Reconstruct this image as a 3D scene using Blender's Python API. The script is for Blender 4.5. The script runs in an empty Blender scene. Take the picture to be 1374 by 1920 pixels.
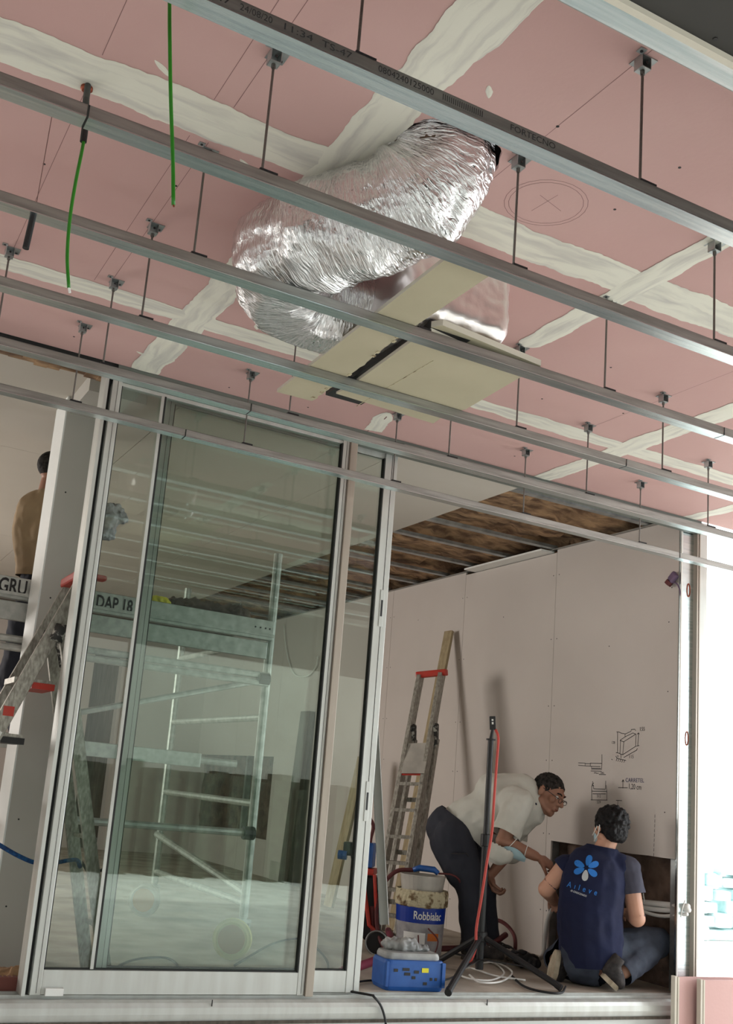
import bpy, bmesh, math, random
from mathutils import Vector, Matrix, Euler, noise
from mathutils.bvhtree import BVHTree
random.seed(7)
SC = bpy.context.scene
COL = SC.collection
V = Vector
# ------------------------------------------------------------------ camera, world, light
FPX, YAW, PITCH, ROLL, PPX, PPY = 1883.64, .43462, .20481, .09524, 531.44, 1086.83   # a cropped frame: principal point off centre
CAM = V((0, 0, .858))
YS = .9213          # depth unit used below, in metres (all layout depths are multiplied by it)
FW = V((math.sin(YAW)*math.cos(PITCH), math.cos(YAW)*math.cos(PITCH), math.sin(PITCH)))
_R = V((math.cos(YAW), -math.sin(YAW), 0)); _U = _R.cross(FW)
RT = math.cos(ROLL)*_R + math.sin(ROLL)*_U
UP = -math.sin(ROLL)*_R + math.cos(ROLL)*_U
cd = bpy.data.cameras.new('camera'); cam = bpy.data.objects.new('camera', cd); COL.objects.link(cam)
cd.sensor_fit = 'HORIZONTAL'; cd.sensor_width = 36; cd.lens = FPX/1374*36; cd.clip_start = .02; cd.clip_end = 200
cd.shift_x = (687-PPX)/1374; cd.shift_y = (PPY-960)/1374
cam.matrix_world = Matrix(((RT.x, UP.x, -FW.x, CAM.x), (RT.y, UP.y, -FW.y, CAM.y), (RT.z, UP.z, -FW.z, CAM.z), (0, 0, 0, 1)))
SC.camera = cam
w = bpy.data.worlds.new('sky'); SC.world = w; w.use_nodes = True
bg = w.node_tree.nodes['Background']; bg.inputs[0].default_value = (.90, .97, 1.0, 1); bg.inputs[1].default_value = 2.6
SC.view_settings.view_transform = 'Standard'; SC.view_settings.look = 'None'
SC.view_settings.gamma = 1; SC.view_settings.use_curve_mapping = False
SC.view_settings.exposure = 0.45
def area(name, loc, target, sx, sy, power, color):
    l = bpy.data.lights.new(name, 'AREA'); l.shape = 'RECTANGLE'; l.size = sx; l.size_y = sy; l.energy = power; l.color = color
    o = bpy.data.objects.new(name, l); COL.objects.link(o); loc = V((loc[0], loc[1]*YS, loc[2])); target = V((target[0], target[1]*YS, target[2])); o.location = loc
    o.rotation_euler = (V(target)-V(loc)).to_track_quat('-Z', 'Y').to_euler(); return o
# daylight of the window in the left wall of the inner room, and of the open side of the porch on the right
area('window_daylight', (-1.75, 8.6, 1.7), (4.4, 5.6, 1.2), 1.6, 1.5, 95, (1, .94, .88))
area('porch_daylight', (9.0, 1.0, 2.2), (1.5, 3.0, 1.6), 4.0, 3.5, 210, (.93, .97, 1))

sl = bpy.data.lights.new('sun', 'SUN'); sl.energy = 2.7; sl.angle = .01; sl.color = (1, .97, .92)
so = bpy.data.objects.new('sun', sl); COL.objects.link(so); so.rotation_euler = V((.35, .75, 1.0)).to_track_quat('Z', 'Y').to_euler()
# ------------------------------------------------------------------ unprojection onto real planes (pixels of the 1374x1920 photo)
def ray(px, py): d = FW*FPX + RT*(px-PPX) - UP*(py-PPY); return V((d.x, d.y/YS, d.z))
def at_z(px, py, z): d = ray(px, py); return CAM + d*((z-CAM.z)/d.z)
def at_y(px, py, y): d = ray(px, py); return CAM + d*(y/d.y)
def at_x(px, py, x): d = ray(px, py); return CAM + d*(x/d.x)
ND = V((.6, .8, 0))
def at_d(px, py, dd): d = ray(px, py); return CAM + d*(dd/d.dot(ND))

# ------------------------------------------------------------------ materials
def lin(c): c /= 255; return c/12.92 if c <= .04045 else ((c+.055)/1.055)**2.4
def rgb(r, g, b): return (lin(r), lin(g), lin(b), 1)
def mat(name, col, rough=.6, metal=0, col2=None, nscale=6, detail=4, bump=0, bscale=None, stretch=None, contrast=(.35, .65), spec=.5, coat=0):
    m = bpy.data.materials.new(name); m.use_nodes = True; nt = m.node_tree; N = nt.nodes; L = nt.links
    b = N['Principled BSDF']; b.inputs['Base Color'].default_value = col; b.inputs['Roughness'].default_value = rough
    b.inputs['Metallic'].default_value = metal; b.inputs['Specular IOR Level'].default_value = spec
    if coat: b.inputs['Coat Weight'].default_value = coat
    if col2 or bump:
        tc = N.new('ShaderNodeTexCoord'); src = tc.outputs['Object']
        if stretch:
            mp = N.new('ShaderNodeMapping'); mp.inputs['Scale'].default_value = stretch; L.new(src, mp.inputs[0]); src = mp.outputs[0]
    if col2:
        n = N.new('ShaderNodeTexNoise'); n.inputs['Scale'].default_value = nscale; n.inputs['Detail'].default_value = detail; L.new(src, n.inputs['Vector'])
        r = N.new('ShaderNodeValToRGB'); r.color_ramp.elements[0].position = contrast[0]; r.color_ramp.elements[1].position = contrast[1]
        r.color_ramp.elements[0].color = col; r.color_ramp.elements[1].color = col2
        L.new(n.outputs[0], r.inputs[0]); L.new(r.outputs[0], b.inputs['Base Color'])
    if bump:
        n2 = N.new('ShaderNodeTexNoise'); n2.inputs['Scale'].default_value = bscale or nscale*4; n2.inputs['Detail'].default_value = 5; L.new(src, n2.inputs['Vector'])
        bp = N.new('ShaderNodeBump'); bp.inputs['Strength'].default_value = bump; bp.inputs['Distance'].default_value = .01
        L.new(n2.outputs[0], bp.inputs['Height']); L.new(bp.outputs[0], b.inputs['Normal'])
    return m
M = {}
M['pink'] = mat('pink_board', rgb(200, 160, 155), .8, col2=rgb(206, 168, 163), nscale=1.3, bump=.05, bscale=60)
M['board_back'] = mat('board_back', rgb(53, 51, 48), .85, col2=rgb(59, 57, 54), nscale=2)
M['white_paint'] = mat('white_paint', rgb(226, 230, 228), .6, col2=rgb(236, 238, 236), nscale=2)
M['inner_board'] = mat('inner_board', rgb(196, 188, 182), .85, col2=rgb(203, 195, 189), nscale=1.2, bump=.04, bscale=50)
M['inner_ceiling'] = mat('inner_ceiling', rgb(190, 184, 174), .85, col2=rgb(200, 194, 184), nscale=.8)
M['beige'] = mat('beige_card', rgb(176, 167, 142), .85, col2=rgb(183, 174, 149), nscale=4, bump=.05)
M['gypsum'] = mat('gypsum_core', rgb(205, 198, 184), .9)
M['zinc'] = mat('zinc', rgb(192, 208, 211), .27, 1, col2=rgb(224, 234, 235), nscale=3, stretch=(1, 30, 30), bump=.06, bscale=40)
M['zinc_shaded'] = mat('zinc_shaded', rgb(150, 150, 146), .5, 1, col2=rgb(176, 176, 172), nscale=5, stretch=(1, 12, 12))  # same zinc with the shade of the side faces put into its colour
M['zinc_dull'] = mat('zinc_dull', rgb(150, 155, 155), .45, .9, col2=rgb(185, 190, 190), nscale=12)
M['steel_rod'] = mat('steel_rod', rgb(120, 118, 114), .35, 1, bump=.4, bscale=300)
M['black'] = mat('black_plastic', rgb(26, 26, 28), .5)
M['black_cable'] = mat('black_cable', rgb(22, 22, 24), .55)
M['ink'] = mat('ink', rgb(40, 38, 40), .8)
M['blue_ink'] = mat('blue_ink', rgb(46, 44, 92), .8)
M['graphite'] = mat('graphite', rgb(130, 98, 96), .9)
M['green_cable'] = mat('green_cable', rgb(38, 120, 22), .4)
M['alu'] = mat('anodised_aluminium', rgb(205, 208, 204), .42, .35, col2=rgb(192, 193, 188), nscale=3, stretch=(6, 6, .6))
M['alu_brown'] = mat('aluminium_bronze_side', rgb(160, 150, 138), .45, .3, col2=rgb(172, 162, 150), nscale=3, stretch=(6, 6, .6))
M['gasket'] = mat('rubber_gasket', rgb(30, 31, 30), .7)
M['column'] = mat('column_render', rgb(182, 179, 171), .8, col2=rgb(190, 187, 180), nscale=2, bump=.05)
M['concrete'] = mat('concrete_floor', rgb(150, 140, 128), .85, col2=rgb(186, 176, 163), nscale=4, detail=8, bump=.2, bscale=20)
M['paving'] = mat('pale_paving', rgb(205, 203, 195), .8, col2=rgb(220, 218, 210), nscale=2, detail=6, bump=.1)
M['wool'] = mat('mineral_wool', rgb(100, 74, 54), .95, col2=rgb(182, 148, 112), nscale=7, detail=8, bump=1.0, bscale=30, stretch=(1, 2.2, 1), contrast=(.38, .66))
M['wool_dark'] = mat('mineral_wool_dark', rgb(72, 56, 48), .95, col2=rgb(112, 92, 80), nscale=9, detail=8, bump=.8, bscale=30)
M['ladder_alu'] = mat('ladder_aluminium', rgb(138, 134, 126), .45, .6, col2=rgb(192, 189, 180), nscale=90, detail=8, stretch=(1, 1, .4), contrast=(.36, .74))
M['splatter'] = mat('splattered_plastic', rgb(50, 50, 50), .6, col2=rgb(190, 188, 180), nscale=40, detail=6, contrast=(.5, .6))
M['red'] = mat('red_plastic', rgb(196, 44, 30), .45, col2=rgb(180, 60, 46), nscale=20)
M['wood'] = mat('raw_timber', rgb(150, 134, 104), .8, col2=rgb(172, 156, 124), nscale=4, stretch=(14, 14, 1))
M['wood_dark'] = mat('dark_timber', rgb(70, 64, 54), .8, col2=rgb(92, 84, 74), nscale=4, stretch=(14, 14, 1))
M['galv'] = mat('scaffold_steel', rgb(168, 170, 166), .42, .6, col2=rgb(200, 200, 196), nscale=26, detail=8, contrast=(.36, .72))
M['blue'] = mat('blue_plastic', rgb(28, 82, 156), .4, col2=rgb(40, 92, 166), nscale=20)
M['grey_plastic'] = mat('grey_plastic', rgb(165, 166, 164), .5, col2=rgb(120, 122, 122), nscale=10)
M['bucket'] = mat('bucket_plastic', rgb(190, 186, 178), .5, col2=rgb(168, 163, 156), nscale=9)
M['plaster_crust'] = mat('plaster_crust', rgb(196, 186, 156), .9, col2=rgb(110, 88, 62), nscale=22, detail=8, bump=.6, contrast=(.5, .62))
M['label_blue'] = mat('label_blue', rgb(16, 52, 150), .4)
M['label_grey'] = mat('label_grey', rgb(140, 138, 142), .5, col2=rgb(170, 168, 170), nscale=20)
M['label_white'] = mat('label_white', rgb(232, 232, 230), .5)
M['label_orange'] = mat('label_orange', rgb(205, 110, 40), .5)
M['yellow'] = mat('yellow_label', rgb(225, 215, 40), .5)
M['skin'] = mat('skin', rgb(190, 142, 118), .55, col2=rgb(200, 151, 127), nscale=8)
M['skin_tan'] = mat('skin_tanned', rgb(148, 104, 84), .55, col2=rgb(158, 114, 93), nscale=8)
M['lips'] = mat('lips', rgb(130, 66, 58), .5)
M['eye_white'] = mat('eye_white', rgb(225, 220, 215), .3)
M['hair'] = mat('dark_hair', rgb(10, 9, 11), .6, col2=rgb(22, 19, 20), nscale=40, bump=.8, bscale=60, spec=.25)
M['hair_grey'] = mat('greying_hair', rgb(20, 18, 18), .75, col2=rgb(58, 54, 51), spec=.2, nscale=50, bump=.6, bscale=90)
M['shirt_grey'] = mat('pale_grey_cotton', rgb(196, 195, 186), .9, col2=rgb(206, 205, 197), nscale=5, bump=.5, bscale=9)
M['collar'] = mat('navy_collar', rgb(20, 24, 48), .85)
M['trousers'] = mat('dark_work_trousers', rgb(38, 40, 50), .9, col2=rgb(46, 48, 58), nscale=6, bump=.6, bscale=9)
M['vest'] = mat('navy_vest', rgb(7, 16, 50), .9, col2=rgb(11, 22, 60), nscale=4, bump=.6, bscale=8)
M['tee'] = mat('charcoal_cotton', rgb(62, 62, 76), .9, col2=rgb(70, 70, 84), nscale=6, bump=.4, bscale=12)
M['jeans'] = mat('dark_denim', rgb(42, 48, 62), .85, col2=rgb(62, 70, 84), nscale=9, bump=.5, bscale=16)
M['shoe'] = mat('black_shoe', rgb(32, 29, 30), .8, col2=rgb(66, 60, 58), nscale=30)
M['sole'] = mat('shoe_sole', rgb(196, 184, 162), .8, col2=rgb(160, 146, 124), nscale=20)
M['mask'] = mat('surgical_mask', rgb(176, 206, 216), .8)
M['white'] = mat('white_plastic', rgb(232, 232, 228), .5)
M['tan_cloth'] = mat('tan_cotton', rgb(160, 138, 108), .9, col2=rgb(148, 126, 98), nscale=6, bump=.6, bscale=9)
M['logo_blue'] = mat('logo_blue', rgb(30, 118, 205), .6)
M['silver_ink'] = mat('silver_ink', rgb(198, 202, 206), .6)
M['hose_red'] = mat('red_cable', rgb(190, 66, 56), .5)
M['hose_dark'] = mat('dark_red_hose', rgb(92, 36, 38), .6)
M['magenta'] = mat('magenta_hose', rgb(120, 34, 62), .6)
M['foam'] = mat('white_pipe_foam', rgb(225, 224, 220), .8)
M['conduit'] = mat('grey_corrugated_conduit', rgb(165, 163, 160), .6)
M['hedge'] = mat('hedge', rgb(44, 50, 42), .9, col2=rgb(74, 82, 66), nscale=9, bump=1)
M['house'] = mat('house_render', rgb(150, 146, 138), .9, col2=rgb(160, 156, 148), nscale=1)
M['stone'] = mat('pale_stone', rgb(228, 238, 238), .9, col2=rgb(186, 218, 218), nscale=5, detail=6)
M['copper'] = mat('copper', rgb(150, 80, 60), .4, .8)
M['purple'] = mat('purple_box', rgb(104, 84, 112), .6)
M['blue_rope'] = mat('blue_rope', rgb(24, 92, 150), .7, col2=rgb(10, 50, 100), nscale=60)
M['gutter_red'] = mat('red_brown_grille', rgb(112, 62, 54), .7)

def glass_mat():
    m = bpy.data.materials.new('green_tint_glass'); m.use_nodes = True; nt = m.node_tree; N = nt.nodes; L = nt.links
    for n in list(N): N.remove(n)
    out = N.new('ShaderNodeOutputMaterial'); mix = N.new('ShaderNodeMixShader'); fr = N.new('ShaderNodeFresnel'); fr.inputs[0].default_value = 1.6
    tr = N.new('ShaderNodeBsdfTransparent'); tr.inputs[0].default_value = (.885, .93, .905, 1)
    gl = N.new('ShaderNodeBsdfGlossy'); gl.inputs['Roughness'].default_value = 0.0; gl.inputs[0].default_value = (.93, 1, .98, 1)
    L.new(fr.outputs[0], mix.inputs[0]); L.new(tr.outputs[0], mix.inputs[1]); L.new(gl.outputs[0], mix.inputs[2]); L.new(mix.outputs[0], out.inputs[0])
    return m
M['glass'] = glass_mat()
def foil_mat():
    m = mat('aluminium_foil', (.84, .84, .85, 1), .15, 1); nt = m.node_tree; N = nt.nodes; L = nt.links; b = N['Principled BSDF']
    uv = N.new('ShaderNodeUVMap'); mp = N.new('ShaderNodeMapping'); mp.inputs['Scale'].default_value = (16, 5, 1); L.new(uv.outputs[0], mp.inputs[0])
    n = N.new('ShaderNodeTexNoise'); n.inputs['Scale'].default_value = 4; n.inputs['Detail'].default_value = 5; n.inputs['Distortion'].default_value = .8
    L.new(mp.outputs[0], n.inputs[0])
    v = N.new('ShaderNodeTexVoronoi'); v.inputs['Scale'].default_value = 38; tc = N.new('ShaderNodeTexCoord'); L.new(tc.outputs['Object'], v.inputs[0])
    mx = N.new('ShaderNodeMath'); mx.operation = 'ADD'; L.new(n.outputs[0], mx.inputs[0]); mu = N.new('ShaderNodeMath'); mu.operation = 'MULTIPLY'; mu.inputs[1].default_value = .35
    L.new(v.outputs[0], mu.inputs[0]); L.new(mu.outputs[0], mx.inputs[1])
    bp = N.new('ShaderNodeBump'); bp.inputs['Strength'].default_value = .8; bp.inputs['Distance'].default_value = .011
    L.new(mx.outputs[0], bp.inputs['Height']); L.new(bp.outputs[0], b.inputs['Normal'])
    return m
M['foil'] = foil_mat()
M['foil_smooth'] = mat('foil_pink_reflection', (.88, .82, .81, 1), .34, 1, bump=.35, bscale=14)  # reflection of the pink ceiling tinted into the foil colour
def compound_mat():
    m = bpy.data.materials.new('joint_compound'); m.use_nodes = True; nt = m.node_tree; N = nt.nodes; L = nt.links; b = N['Principled BSDF']
    b.inputs['Roughness'].default_value = .75
    at = N.new('ShaderNodeAttribute'); at.attribute_name = 'edge'; uv = N.new('ShaderNodeUVMap')
    mp = N.new('ShaderNodeMapping'); mp.inputs['Scale'].default_value = (1.6, 1.8, 1); L.new(uv.outputs[0], mp.inputs[0])
    n = N.new('ShaderNodeTexNoise'); n.inputs['Scale'].default_value = 2.2; n.inputs['Detail'].default_value = 7; n.inputs['Distortion'].default_value = .6; L.new(mp.outputs[0], n.inputs[0])
    r = N.new('ShaderNodeValToRGB'); E = r.color_ramp.elements
    E[0].position = .3; E[0].color = rgb(204, 200, 192); E[1].position = .55; E[1].color = rgb(232, 229, 216)
    L.new(n.outputs[0], r.inputs[0])
    su = N.new('ShaderNodeMath'); su.operation = 'ADD'; L.new(n.outputs[0], su.inputs[0]); L.new(at.outputs['Fac'], su.inputs[1])
    r2 = N.new('ShaderNodeValToRGB'); r2.color_ramp.elements[0].position = 1.05; r2.color_ramp.elements[1].position = 1.45
    r2.color_ramp.elements[0].color = (0, 0, 0, 1); r2.color_ramp.elements[1].color = (.8, .8, .8, 1); L.new(su.outputs[0], r2.inputs[0])
    mx = N.new('ShaderNodeMix'); mx.data_type = 'RGBA'; L.new(r2.outputs[0], mx.inputs[0]); L.new(r.outputs[0], mx.inputs[6]); mx.inputs[7].default_value = rgb(208, 172, 166)
    L.new(mx.outputs[2], b.inputs['Base Color']); return m
M['compound'] = compound_mat()

# ------------------------------------------------------------------ mesh helpers
class MB:
    def __init__(s): s.v = []; s.f = []
    def add(s, vs, fs): n = len(s.v); s.v += [tuple(p) for p in vs]; s.f += [tuple(i+n for i in f) for f in fs]; return s
    def box(s, lo, hi, rot=None, piv=None):
        x0, y0, z0 = lo; x1, y1, z1 = hi
        vs = [V((x, y, z)) for z in (z0, z1) for x, y in ((x0, y0), (x1, y0), (x1, y1), (x0, y1))]
        if rot is not None:
            c = V(piv) if piv is not None else sum(vs, V())/8
            vs = [rot @ (p-c) + c for p in vs]
        return s.add(vs, [(3, 2, 1, 0), (4, 5, 6, 7), (0, 1, 5, 4), (1, 2, 6, 5), (2, 3, 7, 6), (3, 0, 4, 7)])
    def bar(s, p0, p1, wd, th, side=(0, 1, 0)):       # rectangular bar: wd along side, th across
        p0, p1 = V(p0), V(p1); a = (p1-p0).normalized(); u = V(side); u = (u - a*u.dot(a)).normalized(); n = a.cross(u)
        vs = [p + u*i*wd/2 + n*j*th/2 for p in (p0, p1) for i, j in ((-1, -1), (1, -1), (1, 1), (-1, 1))]
        return s.add(vs, [(3, 2, 1, 0), (4, 5, 6, 7), (0, 1, 5, 4), (1, 2, 6, 5), (2, 3, 7, 6), (3, 0, 4, 7)])
    def profile(s, p0, p1, pts, side=(0, 1, 0)):      # extrude closed 2D outline (u,n) from p0 to p1
        p0, p1 = V(p0), V(p1); a = (p1-p0).normalized(); u = V(side); u = (u - a*u.dot(a)).normalized(); n = a.cross(u); k = len(pts)
        vs = [p + u*q[0] + n*q[1] for p in (p0, p1) for q in pts]
        return s.add(vs, [tuple(range(k))[::-1], tuple(range(k, 2*k))] + [(i, (i+1) % k, (i+1) % k+k, i+k) for i in range(k)])
    def cyl(s, p0, p1, r0, r1=None, n=12, caps=True):
        return s.tube([p0, p1], [r0, r0 if r1 is None else r1], n, caps)
    def tube(s, path, r, n=8, caps=True):
        path = [V(p) for p in path]; k = len(path); rs = r if isinstance(r, (list, tuple)) else [r]*k
        T = [(path[min(i+1, k-1)]-path[max(i-1, 0)]).normalized() for i in range(k)]
        u = T[0].orthogonal().normalized(); vs = []
        for i in range(k):
            u = (u - T[i]*u.dot(T[i])).normalized(); w_ = T[i].cross(u)
            for j in range(n):
                a = 2*math.pi*j/n; vs.append(path[i] + (u*math.cos(a)+w_*math.sin(a))*rs[i])
        fs = [(i*n+j, i*n+(j+1) % n, (i+1)*n+(j+1) % n, (i+1)*n+j) for i in range(k-1) for j in range(n)]
        if caps: fs += [tuple(range(n))[::-1], tuple(range((k-1)*n, k*n))]
        return s.add(vs, fs)
    def lathe(s, c, prof, n=24, axis=(0, 0, 1)):      # prof: (radius, height)
        c = V(c); a = V(axis).normalized(); u = a.orthogonal().normalized(); w_ = a.cross(u); vs = []; k = len(prof)
        for r, h in prof:
            for j in range(n):
                t = 2*math.pi*j/n; vs.append(c + a*h + (u*math.cos(t)+w_*math.sin(t))*r)
        fs = [(i*n+j, i*n+(j+1) % n, (i+1)*n+(j+1) % n, (i+1)*n+j) for i in range(k-1) for j in range(n)]
        fs += [tuple(range(n))[::-1], tuple(range((k-1)*n, k*n))]
        return s.add(vs, fs)
    def disc(s, c, nrm, r, n=12):
        c = V(c); a = V(nrm).normalized(); u = a.orthogonal().normalized(); w_ = a.cross(u)
        return s.add([c + (u*math.cos(2*math.pi*j/n)+w_*math.sin(2*math.pi*j/n))*r for j in range(n)], [tuple(range(n))])
ORG = {}
def thing(name, label, cat, loc=(0, 0, 0), group=None):
    o = bpy.data.objects.new(name, None); COL.objects.link(o); o.location = (loc[0], loc[1]*YS, loc[2]); o.empty_display_size = .1
    o['label'] = label; o['category'] = cat
    if group: o['group'] = group
    ORG[o.name] = V(loc); return o
def obj(name, mb, m, parent=None, label=None, cat=None, group=None, kind=None, smooth=False, bevel=0, origin=None):
    if isinstance(mb, MB):
        me = bpy.data.meshes.new(name)
        org = ORG[parent.name] if parent is not None else (V(origin) if origin is not None else V())
        me.from_pydata([(p[0]-org.x, (p[1]-org.y)*YS, p[2]-org.z) for p in mb.v], [], mb.f); me.update()
        b_ = bmesh.new(); b_.from_mesh(me); bmesh.ops.recalc_face_normals(b_, faces=b_.faces); b_.to_mesh(me); b_.free()
    else:
        me = mb; org = ORG[parent.name] if parent is not None else (V(origin) if origin is not None else V())
        me.transform(Matrix.Diagonal((1, YS, 1, 1)) @ Matrix.Translation(-org))
    o = bpy.data.objects.new(name, me); COL.objects.link(o)
    if m is not None: me.materials.append(M[m] if isinstance(m, str) else m)
    if parent is not None: o.parent = parent; ORG[o.name] = org
    else: o.location = (org.x, org.y*YS, org.z); ORG[o.name] = org
    if label: o['label'] = label
    if cat: o['category'] = cat
    if group: o['group'] = group
    if kind: o['kind'] = kind
    if smooth:
        for p in me.polygons: p.use_smooth = True
    if bevel:
        md = o.modifiers.new('bevel', 'BEVEL'); md.width = bevel; md.segments = 2; md.limit_method = 'ANGLE'; md.angle_limit = .6
    return o
def dup(root, loc, label):
    r = root.copy(); COL.objects.link(r); r.location = (loc[0], loc[1]*YS, loc[2]); r['label'] = label
    for ch in root.children:
        c = ch.copy(); COL.objects.link(c); c.parent = r
        for g in ch.children:
            d = g.copy(); COL.objects.link(d); d.parent = c
    return r
def spline(pts, n=6):
    pts = [V(p) for p in pts]; out = []
    P = [pts[0]*2-pts[1]] + pts + [pts[-1]*2-pts[-2]]
    for i in range(1, len(P)-2):
        for k in range(n):
            t = k/n; a, b, c, d = P[i-1], P[i], P[i+1], P[i+2]
            out.append(.5*((2*b)+(c-a)*t+(2*a-5*b+4*c-d)*t*t+(3*b-a-3*c+d)*t**3))
    out.append(pts[-1]); return out
def text_mesh(txt, size, bold=0, space=1.0):
    cu = bpy.data.curves.new('t', 'FONT'); cu.body = txt; cu.size = size; cu.offset = bold; cu.space_character = space; cu.resolution_u = 3
    o = bpy.data.objects.new('t', cu); COL.objects.link(o)
    dg = bpy.context.evaluated_depsgraph_get(); me = bpy.data.meshes.new_from_object(o.evaluated_get(dg))
    vs = [v.co.copy() for v in me.vertices]; fs = [tuple(p.vertices) for p in me.polygons]
    bpy.data.objects.remove(o); bpy.data.curves.remove(cu); bpy.data.meshes.remove(me)
    return vs, fs
def text_on(mb, txt, size, org, right, up, bold=0, space=1.0, lift=.001, fit=None):
    vs, fs = text_mesh(txt, size, bold, space)
    if fit:
        wd = max(v.x for v in vs); k = fit/wd
        for v in vs: v.x *= k
    org, right, up = V(org), V(right).normalized(), V(up).normalized(); n = right.cross(up)
    mb.add([org + right*v.x + up*v.y + n*lift for v in vs], fs)
def ribbon(mb, pts, wd, nrm):
    nrm = V(nrm); pts = [V(p) for p in pts]
    for a, b in zip(pts, pts[1:]):
        d = (b-a)
        if d.length < 1e-6: continue
        s_ = d.normalized().cross(nrm).normalized()*wd/2; e = d.normalized()*wd/2
        mb.add([a-s_-e, b-s_+e, b+s_+e, a+s_-e], [(0, 1, 2, 3)])

TMP = bpy.data.scenes.new('workbench')
# remeshed continuous bodies and garments
def _caps(bm, p0, r0, p1, r1, flat=1, side=None, n=14):
    p0, p1 = V(p0), V(p1); a = (p1-p0); L = a.length; a = a.normalized() if L > 1e-6 else V((0, 0, 1))
    u = V(side) if side is not None else a.orthogonal(); u = (u-a*u.dot(a)).normalized(); w_ = a.cross(u)
    rings = []
    for k in range(5):
        t = math.pi/2*(1-k/5); rings.append((-math.sin(t)*r0, math.cos(t)*r0))
    for k in range(5): rings.append((L*k/4, r0+(r1-r0)*k/4))
    for k in range(1, 6):
        t = math.pi/2*k/5; rings.append((L+math.sin(t)*r1, max(math.cos(t)*r1, 1e-4)))
    vv = [[bm.verts.new(p0 + a*h + (u*math.cos(2*math.pi*j/n) + w_*math.sin(2*math.pi*j/n)*flat)*max(r, 1e-4)) for j in range(n)] for h, r in rings]
    for i in range(len(vv)-1):
        for j in range(n): bm.faces.new((vv[i][j], vv[i][(j+1) % n], vv[i+1][(j+1) % n], vv[i+1][j]))
    bm.faces.new(vv[0][::-1]); bm.faces.new(vv[-1])
def _ell(bm, c, r, R=None):
    res = bmesh.ops.create_uvsphere(bm, u_segments=20, v_segments=12, radius=1)
    m_ = Matrix.Translation(V(c)) @ ((R.to_4x4() if R is not None else Matrix.Identity(4)) @ Matrix.Diagonal((*r, 1)))
    bmesh.ops.transform(bm, matrix=m_, verts=res['verts'])
def blob(prims, voxel=.006, smooth=4, cuts=(), wrinkle=0, wscale=14, seed=0):
    bm = bmesh.new()
    for p in prims:
        if p[0] == 'c': _caps(bm, *p[1:])
        else: _ell(bm, *p[1:])
    me = bpy.data.meshes.new('blob'); bm.to_mesh(me); bm.free()
    o = bpy.data.objects.new('blob', me); TMP.collection.objects.link(o)
    md = o.modifiers.new('r', 'REMESH'); md.mode = 'VOXEL'; md.voxel_size = voxel; md.use_smooth_shade = True
    if smooth: sm = o.modifiers.new('s', 'SMOOTH'); sm.iterations = smooth; sm.factor = .5
    
    with bpy.context.temp_override(scene=TMP, view_layer=TMP.view_layers[0]):
        dg = bpy.context.evaluated_depsgraph_get(); dg.update(); me2 = bpy.data.meshes.new_from_object(o.evaluated_get(dg))
    bpy.data.objects.remove(o); bpy.data.meshes.remove(me)
    if wrinkle:
        nn = [v.normal.copy() for v in me2.vertices]; out = []
        for v, n_ in zip(me2.vertices, nn):
            co = v.co.copy(); q = co*wscale + V((seed, 0, 0)); co += n_*wrinkle*(noise.noise(V((q.x, q.y, q.z*.6)))+.5*noise.noise(q*2.3)); out += co[:]
        me2.vertices.foreach_set('co', out); me2.update()
    if cuts:
        bm = bmesh.new(); bm.from_mesh(me2)
        for c in cuts:          # (point, normal, radius): removes what lies on the normal's side within radius
            P0, n_, rad = V(c[0]), V(c[1]).normalized(), c[2]
            fs = [f for f in bm.faces if (f.calc_center_median()-P0).length < rad]
            ge = list({e for f in fs for e in f.edges} | {v for f in fs for v in f.verts} | set(fs))
            bmesh.ops.bisect_plane(bm, geom=ge, plane_co=P0, plane_no=n_, clear_outer=True, clear_inner=False, dist=1e-5)
        bm.to_mesh(me2); bm.free()
    for p in me2.polygons: p.use_smooth = True
    return me2

# ------------------------------------------------------------------ setting
FY = 4.43            # plane of the sliding glass front
ZC = 2.59            # underside of the pink plasterboard
S = 'structure'
def st(name, mb, m, **k): return obj(name, mb, m, kind=S, **k)
# floors
st('floor', MB().box((-2.2, 4.50, -.25), (4.56, 12.6, 0)), 'concrete')
st('floor_porch', MB().box((-14, -16, -.9), (22, 4.3, -.7)), 'paving')
st('floor_garden', MB().box((5.2, 4.4, -.9), (30, 30, -.72)), 'paving')
st('wall_light_block', MB().box((-3.5, -1.5, -.7), (-3.3, 4.5, 2.95)), 'inner_board')  # unseen wall added to keep sky light off the left ceiling
# wall under the glass front
wb = st('wall_front', MB().box((-2.2, 4.40, -.9), (4.56, 4.50, -.085)).box((-2.2, 4.47, -.9), (4.56, 4.5, -.03)), 'white_paint')
# sill and track
pr = [(-.075, -.088), (-.085, -.06), (-.085, -.035), (-.075, -.018), (-.055, -.010), (-.035, -.010), (-.033, -.02), (-.012, -.02), (-.012, -.001), (-.008, -.001), (-.008, -.02), (.045, -.02), (.045, .001), (.049, .001), (.049, -.02), (.09, -.02), (.09, -.088)]
sill = st('trim_1', MB().profile((-2.2, FY, 0), (4.52, FY, 0), [(a, b) for a, b in pr]), 'alu')
obj('dark_line', MB().box((-2.2, 4.348, -.1), (4.5, 4.40, -.087)), 'wood_dark', sill)  # dark strip along the underside of the sill
m_ = MB()
for x in (1.72, 3.1): m_.box((x, 4.346, -.03), (x+.003, 4.35, -.005))
obj('track_joint', m_, 'gasket', sill)
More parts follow.
